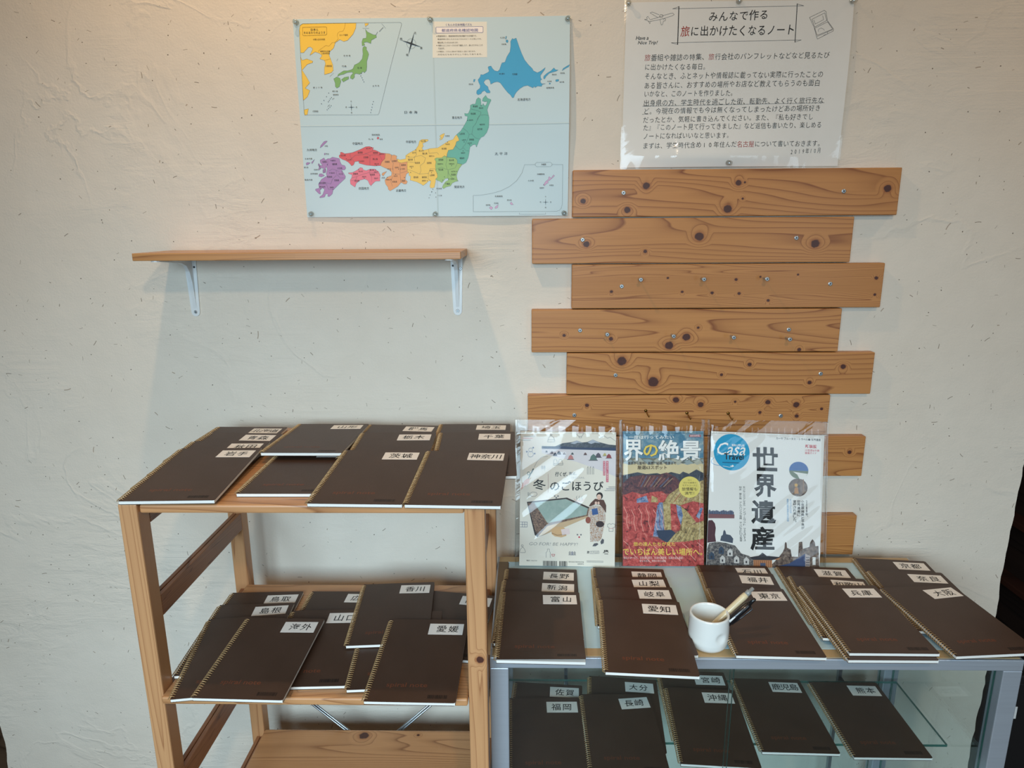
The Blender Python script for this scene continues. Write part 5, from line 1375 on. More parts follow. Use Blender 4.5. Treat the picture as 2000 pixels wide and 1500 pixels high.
def magazine(label, x0, wd, ht, skew, draw, quad, paper, spine):
    """draw(pr) works in the pixel frame of the cover picture, quad maps that frame onto the sheet"""
    r = thing('magazine', label, 'magazine', (x0 + wd / 2, -0.1, CZ))
    F = leaner(x0, skew, 0)
    mb = MB()
    mb.prism([(0, 0.0), (wd, 0.0), (wd, ht), (0, ht)], 0.0062, 0.0004, lambda u, v, w: F(u, v, w), 0)
    local_part(mb, 'pages', flat((232, 228, 220), 0.7), r)
    mb = MB()
    mb.prism([(-0.0005, 0.0), (wd, 0.0), (wd, ht), (-0.0005, ht)], 0.0068, 0.0063, lambda u, v, w: F(u, v, w), 0)
    mb.prism([(-0.0008, 0.0), (-0.0002, 0.0), (-0.0002, ht), (-0.0008, ht)], 0.0063, 0.0, lambda u, v, w: F(u, v, w), 1)
    pr = Print(maxlen=None)
    draw(pr)
    (tlx, tly), (trx, try_), (brx, bry), (blx, bly) = quad
    def inv(px, py):
        s, t = 0.5, 0.5
        for _ in range(4):
            t = (py - (tly + (try_ - tly) * s)) / ((bly + (bry - bly) * s) - (tly + (try_ - tly) * s))
            lx, rx = tlx + (blx - tlx) * t, trx + (brx - trx) * t
            s = (px - lx) / (rx - lx)
        return s * wd, (1 - t) * ht
    pr.into(mb, lambda a, b, l: F(*((lambda q: (min(max(q[0], 0), wd), min(max(q[1], 0), ht)))(inv(a, b))), 0.0068 + 0.00012 * l), 2)
    local_part(mb, 'cover', [paper, spine] + pr.mats, r)
    return r
# the covers are drawn with y running down the page
class DownPrint:
    def __init__(s, pr): s.p = pr
    def t(s, txt, x0, x1, y0, y1, m, l=4, off=0.0, sh=0.0): s.p.text(txt, x0, y1, x1, y0, m, l, off, sh)
    def v(s, txt, x0, x1, y0, y1, m, l=4, off=0.0):
        n = len(txt); h = (y1 - y0) / n
        for i, c in enumerate(txt):
            if c in '、。':
                s.p.text(c, x0 + (x1 - x0) * 0.65, y0 + h * (i + 0.35), x1, y0 + h * i, m, l, off)
            elif c == 'ー':
                s.p.rect((x0 + x1) / 2 - 1, (x0 + x1) / 2 + 1, y0 + h * (i + 0.1), y0 + h * (i + 0.9), m, l)
            elif c in '0123456789':
                w = (x1 - x0) * (0.14 if c == '1' else 0.24)
                s.p.text(c, (x0 + x1) / 2 - w, y0 + h * (i + 0.9), (x0 + x1) / 2 + w, y0 + h * (i + 0.08), m, l, 0.0)
            elif c != ' ':
                s.p.text(c, x0, y0 + h * (i + 0.92), x1, y0 + h * (i + 0.06), m, l, off)

def cover_spring(p):
    d = DownPrint(p)
    NVY, REDI, TEAL, PINK = flat((62, 76, 122), 0.4), flat((196, 66, 84), 0.4), flat((92, 130, 128), 0.4), flat((212, 120, 124), 0.4)
    p.poly([(275, 345), (965, 360), (965, 612), (830, 560), (600, 480), (350, 420), (275, 400)], flat((222, 217, 220), 0.4), 1)
    p.poly([(275, 335), (400, 338), (470, 310), (560, 300), (600, 286), (650, 305), (700, 300), (750, 278), (800, 300), (900, 325), (965, 330), (965, 380), (700, 368), (275, 360)], M_SLATE, 2)
    p.poly([(540, 312), (600, 286), (650, 310), (610, 306), (580, 318)], flat((176, 184, 196), 0.4), 3)
    p.poly([(700, 305), (750, 278), (820, 312), (770, 306), (735, 318)], flat((176, 184, 196), 0.4), 3)
    p.poly([(275, 340), (480, 338), (600, 350), (965, 352), (965, 380), (600, 368), (275, 358)], flat((52, 66, 96), 0.4), 3)
    for x, y, w, c in ((320, 385, 10, (70, 74, 84)), (370, 395, 14, (110, 100, 110)), (400, 412, 18, (60, 66, 84)), (435, 398, 18, (70, 76, 92)), (485, 405, 12, (120, 96, 96)), (545, 440, 26, (196, 128, 124)), (560, 405, 12, (80, 90, 90)), (680, 408, 14, (110, 84, 84)), (755, 442, 34, (92, 120, 112)), (800, 422, 26, (90, 84, 96)), (860, 415, 16, (190, 178, 110)), (898, 430, 24, (150, 70, 76))):
        p.poly([(x - w, y + w * 0.6), (x - w * 0.7, y - w * 0.4), (x, y - w), (x + w * 0.7, y - w * 0.4), (x + w, y + w * 0.6)], flat(c, 0.4), 3)
        p.rect(x - w * 1.3, x + w * 1.2, y + w * 0.6, y + w * 0.8, flat((90, 84, 90), 0.4), 3)
    zig = lambda x0, x1, y, c: p.line([(x0 + (x1 - x0) * k / 12, y + (8 if k % 2 else 0)) for k in range(13)], 3, c, 3)
    zig(108, 212, 242, GRY); zig(90, 192, 260, REDI); zig(86, 172, 277, GRY)
    zig(895, 960, 702, GRY); zig(875, 960, 718, NVY); zig(858, 950, 734, GRY)
    p.line([(332, 278), (395, 278), (393, 298), (330, 298)], 3, GRY, 3, True); p.line([(335, 276), (340, 258), (362, 240), (385, 258), (393, 276)], 3, GRY, 3)
    p.line([(362 + 8 * math.cos(k), 232 + 8 * math.sin(k)) for k in (0, 1, 2, 3, 4, 5, 6.28)], 3, GRY, 3)
    p.line([(600, 208), (603, 236), (620, 250), (648, 248), (660, 232), (660, 208)], 3, GRY, 3); p.line([(600, 215), (660, 215)], 4, REDI, 3); p.line([(622, 250), (622, 262), (645, 262), (645, 250)], 3, GRY, 3)
    p.line([(815, 268), (855, 246), (885, 268), (910, 258), (965, 296)], 3, GRY, 3)
    ring = lambda x, y, a, b, c, w=3: p.line([(x + a * math.cos(k * 0.524), y + b * math.sin(k * 0.524)) for k in range(12)], w, c, 3, True)
    ring(172, 370, 18, 18, NVY); ring(172, 410, 26, 26, NVY)
    for x, y in ((196, 350), (137, 386), (210, 404)): p.disc(x, y, 8, 8, NVY, 3, 8)
    for x in (386, 433): p.line([(x, 508), (x, 470), (x + 10, 456), (x + 24, 456), (x + 32, 470), (x + 32, 484), (x + 40, 490), (x + 38, 508)], 3, GRY, 3, True); p.line([(x, 496), (x + 38, 496)], 3, GRY, 3)
    for x in (280, 302): p.line([(x - 10, 528), (x, 516), (x + 10, 528)], 3, GRY, 3); p.line([(x - 10, 542), (x, 530), (x + 10, 542)], 3, GRY, 3); p.line([(x, 516), (x, 560)], 3, GRY, 3)
    for x in (698, 722, 748): p.line([(x, 592), (x, 535), (x + 6, 522), (x + 10, 535), (x + 10, 592)], 3, GRY, 3)
    p.line([(332, 430), (280, 432), (236, 470), (205, 530)], 2.5, GRY, 3); p.line([(198, 545), (180, 580)], 12, flat((66, 84, 82), 0.4), 3); p.line([(178, 580), (120, 700)], 9, flat((100, 116, 110), 0.4), 3); ring(155, 585, 12, 14, TEAL, 5)
    p.poly([(90, 690), (118, 650), (145, 630), (165, 640), (158, 675), (128, 690), (84, 740)], flat((226, 176, 160), 0.4), 4)
    p.line([(335, 590), (338, 680), (335, 760)], 2.5, flat((150, 90, 92), 0.4), 3)
    d.t('行くぜ、', 400, 515, 570, 612, BLK, 4, 0.02, 0.2); d.t('東北。', 528, 600, 570, 600, GRY, 4, 0.01); d.t('SPECIAL', 548, 676, 615, 630, flat((170, 170, 170), 0.4))
    d.t('冬', 195, 315, 638, 735, BLK, 4, 0.012); d.t('のごほうび', 355, 848, 652, 742, BLK, 4, 0.012)
    for x0, x1, y1, s in ((845, 864, 602, '駅弁温泉雪見旅'), (872, 894, 662, '東北まるごと雪あそび')):
        p.rect(x0, x1, 472, y1, flat((206, 74, 104), 0.4), 3); d.v(s, x0 + 4, x1 - 4, 476, y1 - 4, WHT, 4)
    p.line([(152, 772), (165, 780), (152, 790), (150, 760), (168, 768), (190, 754), (225, 758), (236, 774), (222, 792), (190, 795), (166, 780)], 3, GRY, 3)
    for x in (597, 622, 645): p.line([(x, 832), (x + 8, 815), (x - 2, 803), (x + 6, 788)], 3, GRY, 3)
    p.line([(575, 815), (600, 835), (655, 835), (672, 815)], 3, PINK, 3)
    for x, y in ((397, 790), (428, 790), (412, 805), (608, 1138), (640, 1138)): p.disc(x, y, 8, 8, GRY, 3, 6)
    p.disc(624, 1160, 9, 9, REDI, 3, 6)
    p.poly([(140, 845), (510, 803), (720, 890), (706, 978), (240, 1168), (214, 1145)], flat((52, 42, 42), 0.4), 3)
    p.poly([(150, 856), (505, 815), (712, 900), (700, 966), (330, 1060), (255, 1150), (222, 1120)], M_POOLROCK, 4)
    p.poly([(205, 850), (500, 816), (704, 900), (690, 958), (332, 1036)], M_STEAM, 5)
    p.poly([(240, 1164), (330, 1062), (700, 966), (704, 980), (470, 1080), (300, 1140)], flat((206, 178, 142), 0.4), 5)
    p.poly([(370, 1110), (375, 1085), (410, 1068), (470, 1068), (500, 1088), (510, 1120), (505, 1150), (460, 1164), (400, 1156), (372, 1136)], flat((214, 176, 130), 0.4), 6); p.line([(370, 1125), (420, 1145), (500, 1138)], 4, flat((120, 86, 56), 0.4), 7)
    p.poly([(455, 1092), (530, 1080), (540, 1132), (468, 1146)], flat((232, 214, 212), 0.4), 7)
    p.poly([(715, 890), (760, 870), (860, 880), (866, 1000), (828, 1170), (805, 1195), (725, 1200), (722, 1050), (700, 980)], M_KIMONO, 6)
    p.poly([(712, 880), (730, 850), (770, 812), (850, 822), (872, 870), (870, 940), (845, 900), (815, 866), (770, 862), (730, 880)], flat((92, 62, 54), 0.5), 7)
    p.poly([(738, 905), (790, 895), (800, 950), (745, 960)], flat((58, 92, 148), 0.4), 7)
    p.disc(815, 1040, 38, 28, flat((58, 42, 44), 0.4), 7); p.disc(706, 1005, 24, 30, flat((150, 82, 66), 0.4), 7)
    p.disc(812, 785, 30, 32, flat((36, 28, 30), 0.4), 7); p.disc(806, 796, 21, 25, flat((232, 196, 176), 0.4), 8)
    for q in (797, 815): p.disc(q, 792, 3, 2, BLK, 9, 6)
    p.line([(800, 808), (812, 808)], 3, flat((180, 80, 80), 0.4), 9)
    p.disc(778, 850, 12, 14, flat((230, 194, 176), 0.4), 8, 10); p.disc(802, 850, 10, 14, flat((230, 194, 176), 0.4), 8, 10)
    p.poly([(745, 1240), (760, 1215), (790, 1210), (800, 1222), (775, 1240)], flat((90, 90, 96), 0.4), 7); p.poly([(818, 1200), (835, 1170), (852, 1180), (848, 1212), (825, 1222)], flat((90, 90, 96), 0.4), 7)
    p.line([(886, 1040), (905, 1034), (916, 1042), (930, 1034), (954, 1040), (952, 1068), (936, 1068), (936, 1104), (898, 1104), (898, 1068), (884, 1064)], 3, GRY, 3, True); p.line([(898, 1078), (936, 1078)], 3, REDI, 3)
    for y in (1028, 1050, 1074): p.line([(80, y), (144, y)], 3, NVY, 3)
    for x in (100, 122, 144): p.line([(x, 1028), (x, 1074)], 3, NVY, 3)
    d.t('GO FOR! BE HAPPY!', 165, 612, 1212, 1240, GRY, 4, -0.012, 0.2)
    p.line([(78, 1300), (84, 1278), (105, 1256), (122, 1278), (130, 1300), (126, 1308), (80, 1308)], 3, GRY, 3); ring(100, 1246, 9, 9, GRY)
    p.line([(320, 1350), (320, 1305), (332, 1290), (332, 1272), (350, 1272), (350, 1290), (358, 1305), (358, 1350)], 3, GRY, 3); p.line([(370, 1320), (400, 1320), (394, 1336), (378, 1336)], 4, REDI, 3, True)
    for x, c in ((538, GRY), (560, NVY), (582, GRY)):
        for y in (1292, 1304, 1314): p.line([(x - 10, y + 10), (x, y), (x + 10, y + 10)], 3.5, c, 3)
        p.line([(x, 1290), (x, 1326)], 3, c, 3)
    d.t('旅', 695, 718, 1283, 1307, BLK, 4, 0.02); p.line([(726, 1286), (805, 1282), (806, 1304), (726, 1308)], 2.5, GRY, 3, True); d.t('カタログ', 732, 800, 1287, 1303, GRY)
    d.t('JR', 842, 896, 1272, 1300, BLK, 4, 0.035, 0.1); p.rect(855, 890, 1305, 1310, BLK, 4)
    rnd = random.Random(5)
    x = 292
    while x < 510:
        w = rnd.uniform(2, 6)
        if not 424 < x < 438: p.rect(x, x + w, 1380, 1426, BLK, 3)
        x += w + rnd.uniform(1.5, 4)
    d.t('雑誌 10267-01', 140, 236, 1373, 1386, BLK); d.t('4910219070194', 525, 666, 1379, 1391, BLK); d.t('00091', 610, 665, 1397, 1409, BLK)
    for y in (1372, 1382): p.rect(692, 846, y, y + 3, GRY, 3)

def cover_scenery(p):
    d = DownPrint(p)
    p.rect(105, 865, 185, 480, M_CLOUD, 1)
    p.rect(105, 865, 430, 600, flat((214, 198, 156), 0.4), 1)
    for k in range(9): p.poly([(105 + k * 90, 470 - (k % 3) * 14), (175 + k * 90, 440 - (k % 2) * 16), (250 + k * 90, 470), (170 + k * 90, 492)], flat((176, 176, 160) if k % 2 else (150, 164, 164), 0.4), 2)
    p.poly([(105, 585), (180, 572), (250, 558), (330, 575), (430, 566), (480, 580), (560, 556), (640, 575), (670, 552), (725, 572), (795, 532), (865, 565), (865, 700), (105, 720)], M_SLATE, 2)
    p.poly([(105, 660), (180, 600), (300, 580), (420, 585), (520, 560), (600, 600), (650, 650), (600, 750), (105, 760)], M_REDDK, 3)
    for k in range(9): p.line([(300 + k * 34, 590 + k * 3), (250 + k * 30, 690)], 6, flat(((150, 96, 92), (96, 112, 140), (170, 140, 112))[k % 3], 0.4), 4)
    p.poly([(105, 770), (200, 735), (290, 760), (360, 740), (480, 730), (520, 770), (500, 850), (105, 860)], M_RED, 4)
    p.poly([(240, 800), (330, 770), (350, 830), (240, 850)], M_BLUEROCK, 5); p.poly([(380, 770), (430, 790), (440, 845), (370, 850)], M_KHAKI, 5)
    p.poly([(480, 840), (540, 760), (640, 690), (865, 630), (865, 850), (600, 860)], M_KHAKI, 4)
    for k in range(5): p.line([(540 + k * 44, 830), (640 + k * 44, 700 - k * 4)], 7, flat((172, 110, 84) if k % 2 else (146, 128, 96), 0.4), 5)
    p.poly([(105, 850), (290, 832), (440, 830), (470, 900), (480, 1150), (300, 1130), (105, 1075)], M_RED, 6)
    p.poly([(430, 862), (450, 832), (482, 832), (505, 1150), (390, 1140)], M_BLUEROCK, 7)
    p.poly([(470, 840), (510, 822), (556, 832), (562, 1130), (496, 1150)], M_KHAKI, 7)
    p.poly([(552, 842), (610, 850), (650, 900), (660, 1090), (560, 1085)], M_RED, 8); p.poly([(606, 850), (650, 870), (668, 950), (650, 1040), (618, 950)], M_BLUEROCK, 9)
    p.poly([(630, 850), (690, 890), (790, 1010), (640, 1085), (655, 950)], M_KHAKI, 8)
    p.poly([(640, 860), (760, 820), (865, 840), (865, 1010), (790, 1010), (700, 905)], M_RED, 8); p.poly([(790, 960), (830, 880), (855, 880), (820, 980)], M_BLUEROCK, 9)
    p.poly([(420, 1085), (560, 1080), (600, 1110), (520, 1200), (440, 1150)], flat((54, 66, 88), 0.4), 9)
    p.poly([(520, 1200), (600, 1110), (700, 1050), (865, 995), (865, 1180), (700, 1195)], M_KHAKI, 10)
    p.poly([(105, 1060), (200, 1080), (330, 1130), (520, 1195), (700, 1185), (865, 1160), (865, 1412), (105, 1412)], M_RED, 11)
    DKR, LTR = flat((132, 44, 46), 0.4), flat((244, 176, 160), 0.4)
    for k in range(11):
        x0 = 120 + k * 34
        p.line([(x0, 870 + (k % 3) * 14), (x0 + 30, 940 + (k % 4) * 12), (x0 + 22, 1010 + (k % 2) * 20), (x0 + 44, 1080 + (k % 3) * 16)], 4, DKR if k % 2 else LTR, 8)
    for k in range(16):
        x0, y0 = 112 + k * 46, 1180 + (k * 37) % 60
        p.line([(x0, y0), (x0 + 50, y0 + 40), (x0 + 70, y0 + 100), (x0 + 120, y0 + 150)], 4, DKR if k % 3 else LTR, 12)
    for k in range(7):
        p.line([(660 + k * 28, 1050 + k * 3), (600 + k * 34, 1140), (560 + k * 40, 1190)], 4, flat((112, 104, 74), 0.4), 12)
    d.t('一度は行ってみたい', 172, 586, 222, 256, WHT, 13, 0.01); p.rect(725, 832, 216, 238, flat((170, 96, 104), 0.4), 13); d.t('最新保存版', 735, 822, 220, 234, WHT, 14)
    SH = flat((96, 104, 108), 0.4)
    for q, m, l in ((5, SH, 13), (0, WHT, 14)):
        d.t('界', 122 + q, 302 + q, 260 + q, 456 + q, m, l, 0.02); d.t('絶景', 440 + q, 836 + q, 262 + q, 456 + q, m, l, 0.02)
    d.t('の', 308, 442, 308, 420, SH, 14, 0.03); d.t('の', 303, 438, 304, 416, YLW, 15, 0.02)
    BRN = flat((70, 52, 44), 0.4)
    d.t('美景から聖地、楽園、秘境、奇景まで', 160, 606, 462, 490, BRN, 13, 0.006); d.t('厳選63スポット', 248, 520, 496, 532, BRN, 13, 0.006)
    p.disc(730, 692, 100, 97, flat((226, 208, 112), 0.4), 12, 36)
    d.t('今すぐ', 712, 748, 622, 638, BRN, 13); d.t('行ける絶景の', 672, 792, 645, 660, BRN, 13); d.t('モデルコースと', 664, 798, 668, 684, BRN, 13); d.t('旅情報も', 658, 800, 694, 726, BRN, 13, 0.006); d.t('満載！', 684, 772, 734, 762, BRN, 13, 0.006)
    d.t('旅の達人たちが見た', 205, 596, 1190, 1228, YLW, 13, 0.008); d.t('でいちばん美しい場所へ。', 106, 848, 1246, 1312, YLW, 13, 0.01)
    PK = flat((236, 206, 200), 0.4)
    d.t('極北のオーロラ、白砂漠の星空、氷湖の風景鳴、伝説の岩山遺跡、', 112, 672, 1322, 1346, PK, 13); d.t('聖なる巨石、無数の砂丘遺産', 262, 508, 1352, 1372, PK, 13)

def cover_heritage(p):
    d = DownPrint(p)
    BL, RD, LB = flat((34, 156, 200), 0.4), flat((196, 48, 60), 0.4), flat((80, 150, 196), 0.4)
    p.disc(282, 392, 165, 160, BL, 2, 40)
    p.line([(120, 445), (96, 468), (95, 490), (125, 506), (200, 516)], 4, LB, 3); p.line([(200, 516), (260, 524), (300, 516)], 3, WHT, 4)
    d.t('Casa', 150, 408, 308, 418, WHT, 5, 0.006, 0.35); d.t('BRUTUS', 285, 400, 320, 340, WHT, 5, 0.02); d.t('Travel', 212, 390, 402, 458, BLK, 6, 0.02); p.rect(195, 350, 480, 487, flat((24, 92, 130), 0.4), 4)
    p.poly([(262, 514), (282, 508), (290, 500), (294, 508), (304, 512), (292, 516), (284, 526), (280, 516)], WHT, 5)
    for c, x0, x1, y0, y1 in (('世', 474, 704, 335, 548), ('界', 482, 690, 576, 780), ('遺', 452, 682, 806, 1016), ('産', 442, 664, 1038, 1252)): d.t(c, x0, x1, y0, y1, BLK, 4, 0.03)
    d.t('カーサ ブルータス・トラベル❶ 世界遺産', 690, 1096, 244, 266, BLK, 4, 0.01); d.t('新装版', 955, 1060, 300, 332, RD, 4, 0.02); d.t('小笠原&平泉', 952, 1084, 341, 361, RD, 4, 0.006); d.t('厳選ガイド', 952, 1056, 365, 385, RD, 4, 0.006)
    p.disc(894, 532, 88, 76, flat((66, 108, 168), 0.4), 3, 32)
    arc = lambda cx, cy, rx, ry, a0, a1: [(cx + rx * math.cos(a0 + (a1 - a0) * k / 16), cy + ry * math.sin(a0 + (a1 - a0) * k / 16)) for k in range(17)]
    p.poly(arc(894, 532, 88, 76, 0.05, math.pi - 0.05), flat((110, 126, 106), 0.4), 4); p.poly(arc(894, 536, 84, 72, 0.35, 1.5) + [(880, 570), (840, 545)], flat((232, 232, 226), 0.4), 5)
    p.disc(886, 684, 87, 80, M_STONE, 3, 32); p.disc(868, 664, 15, 15, flat((206, 162, 86), 0.4), 5, 14); p.poly([(850, 740), (856, 690), (868, 680), (884, 690), (892, 740)], flat((176, 122, 66), 0.4), 4)
    p.line([(935, 612), (935, 730)], 8, flat((150, 116, 90), 0.4), 4)
    d.v('2011年、', 950, 976, 795, 962, BLK, 4, 0.012); d.v('小笠原諸島と平泉が', 912, 940, 795, 1056, BLK, 4, 0.012); d.v('世界遺産に', 875, 906, 795, 942, BLK, 4, 0.012); d.v('登録されました。', 838, 868, 795, 1010, BLK, 4, 0.012)
    d.v('すべてがわかる', 806, 826, 790, 915, LB, 4); d.v('最新の世界遺産を完全収録', 780, 800, 788, 990, LB, 4)
    d.v('モンサンミッシェル アンコールワット マチュピチュ', 380, 402, 688, 1170, BLK, 4); d.v('知床 屋久島 アルハンブラ宮殿 サンピエトロ大聖堂', 345, 368, 688, 1175, BLK, 4)
    rnd = random.Random(2)
    for k in range(34): x = 50 + k * 7.2; p.rect(x, x + 6, 905 + rnd.uniform(-4, 10), 938, flat((52, 72, 112) if k % 3 else (40, 48, 72), 0.4), 4)
    p.poly([(52, 936), (300, 938), (298, 972), (48, 976)], flat((128, 88, 92), 0.4), 3)
    p.poly([(40, 1190), (44, 1010), (60, 994), (95, 992), (118, 1020), (126, 1060), (118, 1120), (126, 1180)], flat((84, 52, 60), 0.4), 3)
    p.poly([(165, 1170), (175, 1130), (190, 1118), (196, 1085), (206, 1074), (216, 1090), (220, 1112), (260, 1120), (285, 1150), (280, 1190)], flat((78, 86, 100), 0.4), 4)
    p.poly([(36, 1250), (60, 1195), (140, 1180), (220, 1190), (300, 1210), (360, 1280), (430, 1300), (470, 1330), (470, 1422), (34, 1400)], M_TOWN, 3)
    for x, y in ((60, 1290), (150, 1240), (160, 1320), (230, 1260), (290, 1320), (380, 1330)): p.poly([(x, y + 46), (x, y), (x + 24, y - 22), (x + 48, y), (x + 48, y + 46)], flat((206, 204, 200) if x % 3 else (60, 76, 96), 0.4), 4); p.rect(x + 16, x + 30, y + 14, y + 34, flat((60, 60, 66), 0.4), 5)
    p.poly([(440, 1310), (520, 1296), (550, 1270), (590, 1296), (720, 1308), (700, 1330), (640, 1330), (640, 1424), (468, 1420), (468, 1332)], flat((186, 130, 92), 0.4), 5)
    p.poly([(430, 1312), (520, 1296), (552, 1268), (592, 1296), (722, 1306), (640, 1334), (470, 1334)], flat((58, 56, 62), 0.4), 6)
    for k in range(9): p.rect(478 + k * 18, 484 + k * 18, 1338, 1420, flat((140, 88, 60), 0.4), 6)
    p.rect(530, 580, 1360, 1420, flat((84, 92, 116), 0.4), 7)
    p.poly([(640, 1424), (640, 1370), (700, 1310), (740, 1260), (756, 1225), (760, 1180), (768, 1168), (776, 1182), (780, 1222), (812, 1236), (822, 1300), (880, 1300), (888, 1170), (920, 1166), (924, 1230), (985, 1210), (992, 1170), (1014, 1140), (1036, 1170), (1040, 1205), (1068, 1200), (1075, 1425)], M_STONE, 4)
    p.poly([(640, 1400), (800, 1360), (945, 1270), (945, 1424), (640, 1424)], flat((66, 80, 116), 0.4), 5); p.poly([(945, 1270), (990, 1290), (985, 1424), (945, 1424)], flat((172, 160, 156), 0.4), 5)
    p.rect(1012, 1040, 1300, 1370, flat((226, 226, 222), 0.4), 5)
    for k in range(5): p.rect(950, 985, 1300 + k * 22, 1310 + k * 22, flat((110, 104, 108), 0.4), 6)

WARMW = flat((236, 230, 216), 0.4, vary=0.01)
magazine('white travel magazine with a steaming outdoor bath and a person in a kimono', -0.0130, 0.198, 0.2800, 0.012, cover_spring, ((80, 200), (965, 215), (950, 1424), (76, 1428)), WARMW, flat((120, 88, 60), 0.5))
magazine('magazine with red striped mountains on its cover, between the two white magazines', 0.2020, 0.167, 0.2800, 0.0, cover_scenery, ((115, 185), (858, 185), (863, 1410), (106, 1410)), flat((150, 90, 84), 0.4), flat((60, 40, 40), 0.5))
magazine('white magazine with a blue circle and huge black letters, rightmost of the three', 0.3745, 0.2325, 0.2800, 0.040, cover_heritage, ((100, 215), (1132, 215), (1075, 1424), (34, 1396)), flat((234, 233, 228), 0.4, vary=0.01), flat((36, 34, 36), 0.5))

M_FILM = film_mat('clear_sleeve_film', (0.965, 0.965, 0.955), 0.026, 0.03, (22, 0.05, 0.004))
M_FILMB = film_mat('clear_sleeve_back', (0.95, 0.95, 0.94), 0.04, 0.04, (22, 0.25, 0.01))
M_SEAM = film_mat('sleeve_seam', (0.93, 0.93, 0.92), 0.05, 0.12)
def sleeve(label, x0, wd, ht, skew, seed):
    r = thing('clear_sleeve', label, 'plastic sleeve', (x0 + wd / 2, -0.1, CZ), 0, 'clear plastic magazine sleeves')
    F = leaner(x0, skew, 0)
    rnd = random.Random(seed)
    ph = [rnd.uniform(0, 6.28) for _ in range(6)]
    def wav(u, v):
        a = u * 0.80 + v * -1.0
        edge = min(1.0, min(u, wd - u) / 0.012) * min(1.0, min(v, ht - v) / 0.012)
        m = max(0.0, math.sin(u * 21 + ph[4]) * math.sin(v * 15 + ph[5]) + 0.15)
        w = (0.0010 * math.sin(a * 85 + ph[0] + 1.6 * math.sin(v * 21 + ph[1])) + 0.0004 * math.sin(a * 190 + ph[2])) * m
        w += 0.0002 * math.sin(v * 30 + u * 12 + ph[3])
        if v > ht - 0.032:
            w += 0.0010 * math.sin(u * 230 + ph[5])
        return 0.0092 + 0.0030 * edge + w * edge
    nu, nv = 60, 84
    mb = MB()
    vs = [F(wd * i / nu, ht * j / nv, wav(wd * i / nu, ht * j / nv) if 0 < i < nu and 0 < j < nv else 0.0075) for j in range(nv + 1) for i in range(nu + 1)]
    fs = [(j * (nu + 1) + i, j * (nu + 1) + i + 1, (j + 1) * (nu + 1) + i + 1, (j + 1) * (nu + 1) + i) for j in range(nv) for i in range(nu)]
    mb.add(vs, fs)
    local_part(mb, 'front_film', M_FILM, r, smooth=True)
    mb = MB(); mb.add([F(0, 0, -0.0012), F(wd, 0, -0.0012), F(wd, ht, -0.0012), F(0, ht, -0.0012)], [(0, 1, 2, 3)])
    local_part(mb, 'back_film', M_FILMB, r)
    mb = MB()
    for a, b, c, e in ((0, 0.0022, 0, ht), (wd - 0.0022, wd, 0, ht)):
        mb.prism([(a, c), (b, c), (b, e), (a, e)], 0.0076, -0.0012, lambda u, v, w: F(u, v, w))
    mb.prism([(0.003, ht - 0.0285), (wd - 0.003, ht - 0.0285), (wd - 0.003, ht - 0.0272), (0.003, ht - 0.0272)], 0.0100, 0.0096, lambda u, v, w: F(u, v, w))
    local_part(mb, 'seam', M_SEAM, r)
sleeve('clear plastic sleeve around the magazine with the steaming bath', -0.0225, 0.2195, 0.3040, 0.006, 1)
sleeve('clear plastic sleeve around the magazine with red striped mountains', 0.1985, 0.1735, 0.3040, 0.0, 2)
sleeve('clear plastic sleeve around the magazine with the blue circle', 0.3740, 0.2460, 0.3040, 0.020, 3)

# ------------------------------------------------------------------ mug with two pens
MGX, MGY = 0.3085, -0.371
mg = thing('mug', 'white ceramic cup with a thumb dimple standing between two rows of notebooks', 'cup', (MGX, MGY, CZ))
M_CERAMIC = flat((232, 232, 226), 0.12, 0.5, coat=0.5, vary=0.01)
prof = [(0.0, 0.0012), (0.022, 0.0012), (0.0255, 0.0004), (0.0292, 0.0022), (0.0322, 0.007), (0.0334, 0.014), (0.0336, 0.030), (0.0330, 0.050), (0.0326, 0.0575), (0.0318, 0.0596), (0.0306, 0.0600), (0.0292, 0.0592), (0.0288, 0.0560), (0.0290, 0.040), (0.0292, 0.018), (0.0270, 0.0085), (0.020, 0.006), (0.0, 0.0058)]
fine = []
for (r0, h0), (r1, h1) in zip(prof, prof[1:]):
    k = max(1, int(math.hypot(r1 - r0, h1 - h0) / 0.0022))
    fine += [(r0 + (r1 - r0) * i / k, h0 + (h1 - h0) * i / k) for i in range(k)]
fine.append(prof[-1])
dd = Vector((0.0125, -0.0312, 0.029))
def mug_fn(a, b, h):
    p = Vector((a, b, h))
    if math.hypot(a, b) > 0.0305 and 0.012 < h < 0.048:
        d = (p - dd).length
        if d < 0.0115:
            k = math.cos(d / 0.0115 * math.pi / 2)
            n = Vector((a, b, 0)).normalized()
            p -= n * 0.0030 * min(1.0, k * 1.6) * k
    return tuple(p)
mb = MB(); mb.lathe(fine, 96, mug_fn)
mb.build('body', M_CERAMIC, mg, smooth=True)
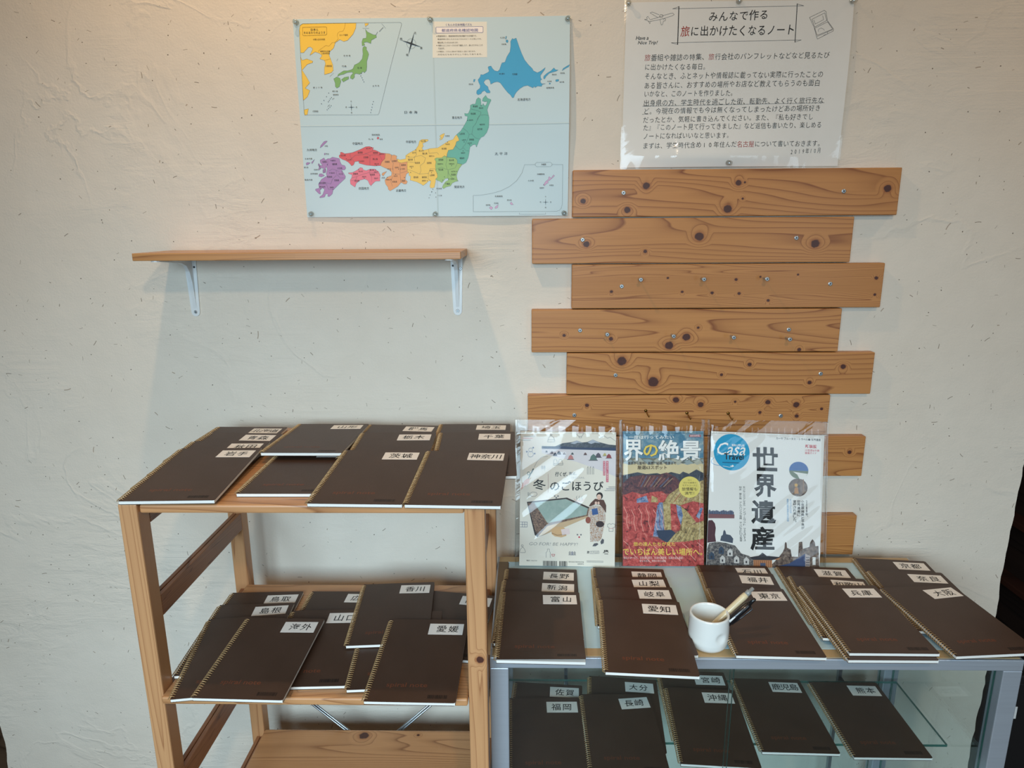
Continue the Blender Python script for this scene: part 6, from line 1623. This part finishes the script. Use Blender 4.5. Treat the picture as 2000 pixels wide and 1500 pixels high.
def pen(label, base, tip, r, parts):
    a, b = Vector(base), Vector(tip)
    L = (b - a).length
    d = (b - a) / L
    ro = thing('pen', label, 'pen', tuple(a))
    for nm, m, pr in parts:
        mb = MB()
        mb.tube([d * (t * L) for t, _ in pr], [q * r for _, q in pr], 14)
        mb.build(nm, m, ro, smooth=True)
    return ro, d, L
M_CREAM = flat((222, 204, 164), 0.3, 0.5, coat=0.3)
M_CLEAR = flat((150, 152, 148), 0.15, 0.6)
M_PENBLK = flat((22, 22, 25), 0.3, 0.5, coat=0.3)
pen('cream ballpoint pen with a clear grey push button leaning in the white cup', (0.288, -0.376, CZ + 0.0085), (0.3850, -0.352, CZ + 0.0945), 0.0058, [
    ('barrel', M_CREAM, [(0.02, 0.25), (0.08, 0.75), (0.15, 0.95), (0.5, 1.0), (0.82, 1.0), (0.87, 0.92), (0.88, 0.6)]),
    ('push_button', M_CLEAR, [(0.872, 0.8), (0.93, 0.86), (0.935, 0.55), (0.995, 0.5), (1.0, 0.3)])])
ro, d, L = pen('black ballpoint pen with a clip leaning in the white cup', (0.292, -0.389, CZ + 0.0085), (0.3820, -0.373, CZ + 0.0870), 0.0062, [
    ('barrel', M_PENBLK, [(0.02, 0.25), (0.08, 0.75), (0.15, 0.95), (0.5, 1.05), (0.7, 1.05), (0.86, 0.95), (0.90, 0.6)]),
    ('push_button', M_PENBLK, [(0.90, 0.55), (0.98, 0.5), (1.0, 0.3)])])
side = Vector((0.45, -0.35, -0.8)); side = (side - d * side.dot(d)).normalized()
mb = MB(); mb.tube([d * (0.88 * L) + side * 0.004, d * (0.87 * L) + side * 0.0095, d * (0.70 * L) + side * 0.0085, d * (0.52 * L) + side * 0.0068], [0.0014, 0.0013, 0.0013, 0.0010], 8)
mb.build('clip', M_PENBLK, ro, smooth=True)
front = Vector((-0.1, -0.85, 0.5)); front = (front - d * front.dot(d)).normalized()
up = d.cross(front)
pr = Print(); pr.text('ZEBRA', 0.0, -0.0014, 0.0125, 0.0014, WHT, 1, 0.02)
mb = MB(); pr.into(mb, lambda a, b, l: tuple(d * (0.52 * L + a) + front * 0.0068 - up * b))
mb.build('lettering', pr.mats, ro)
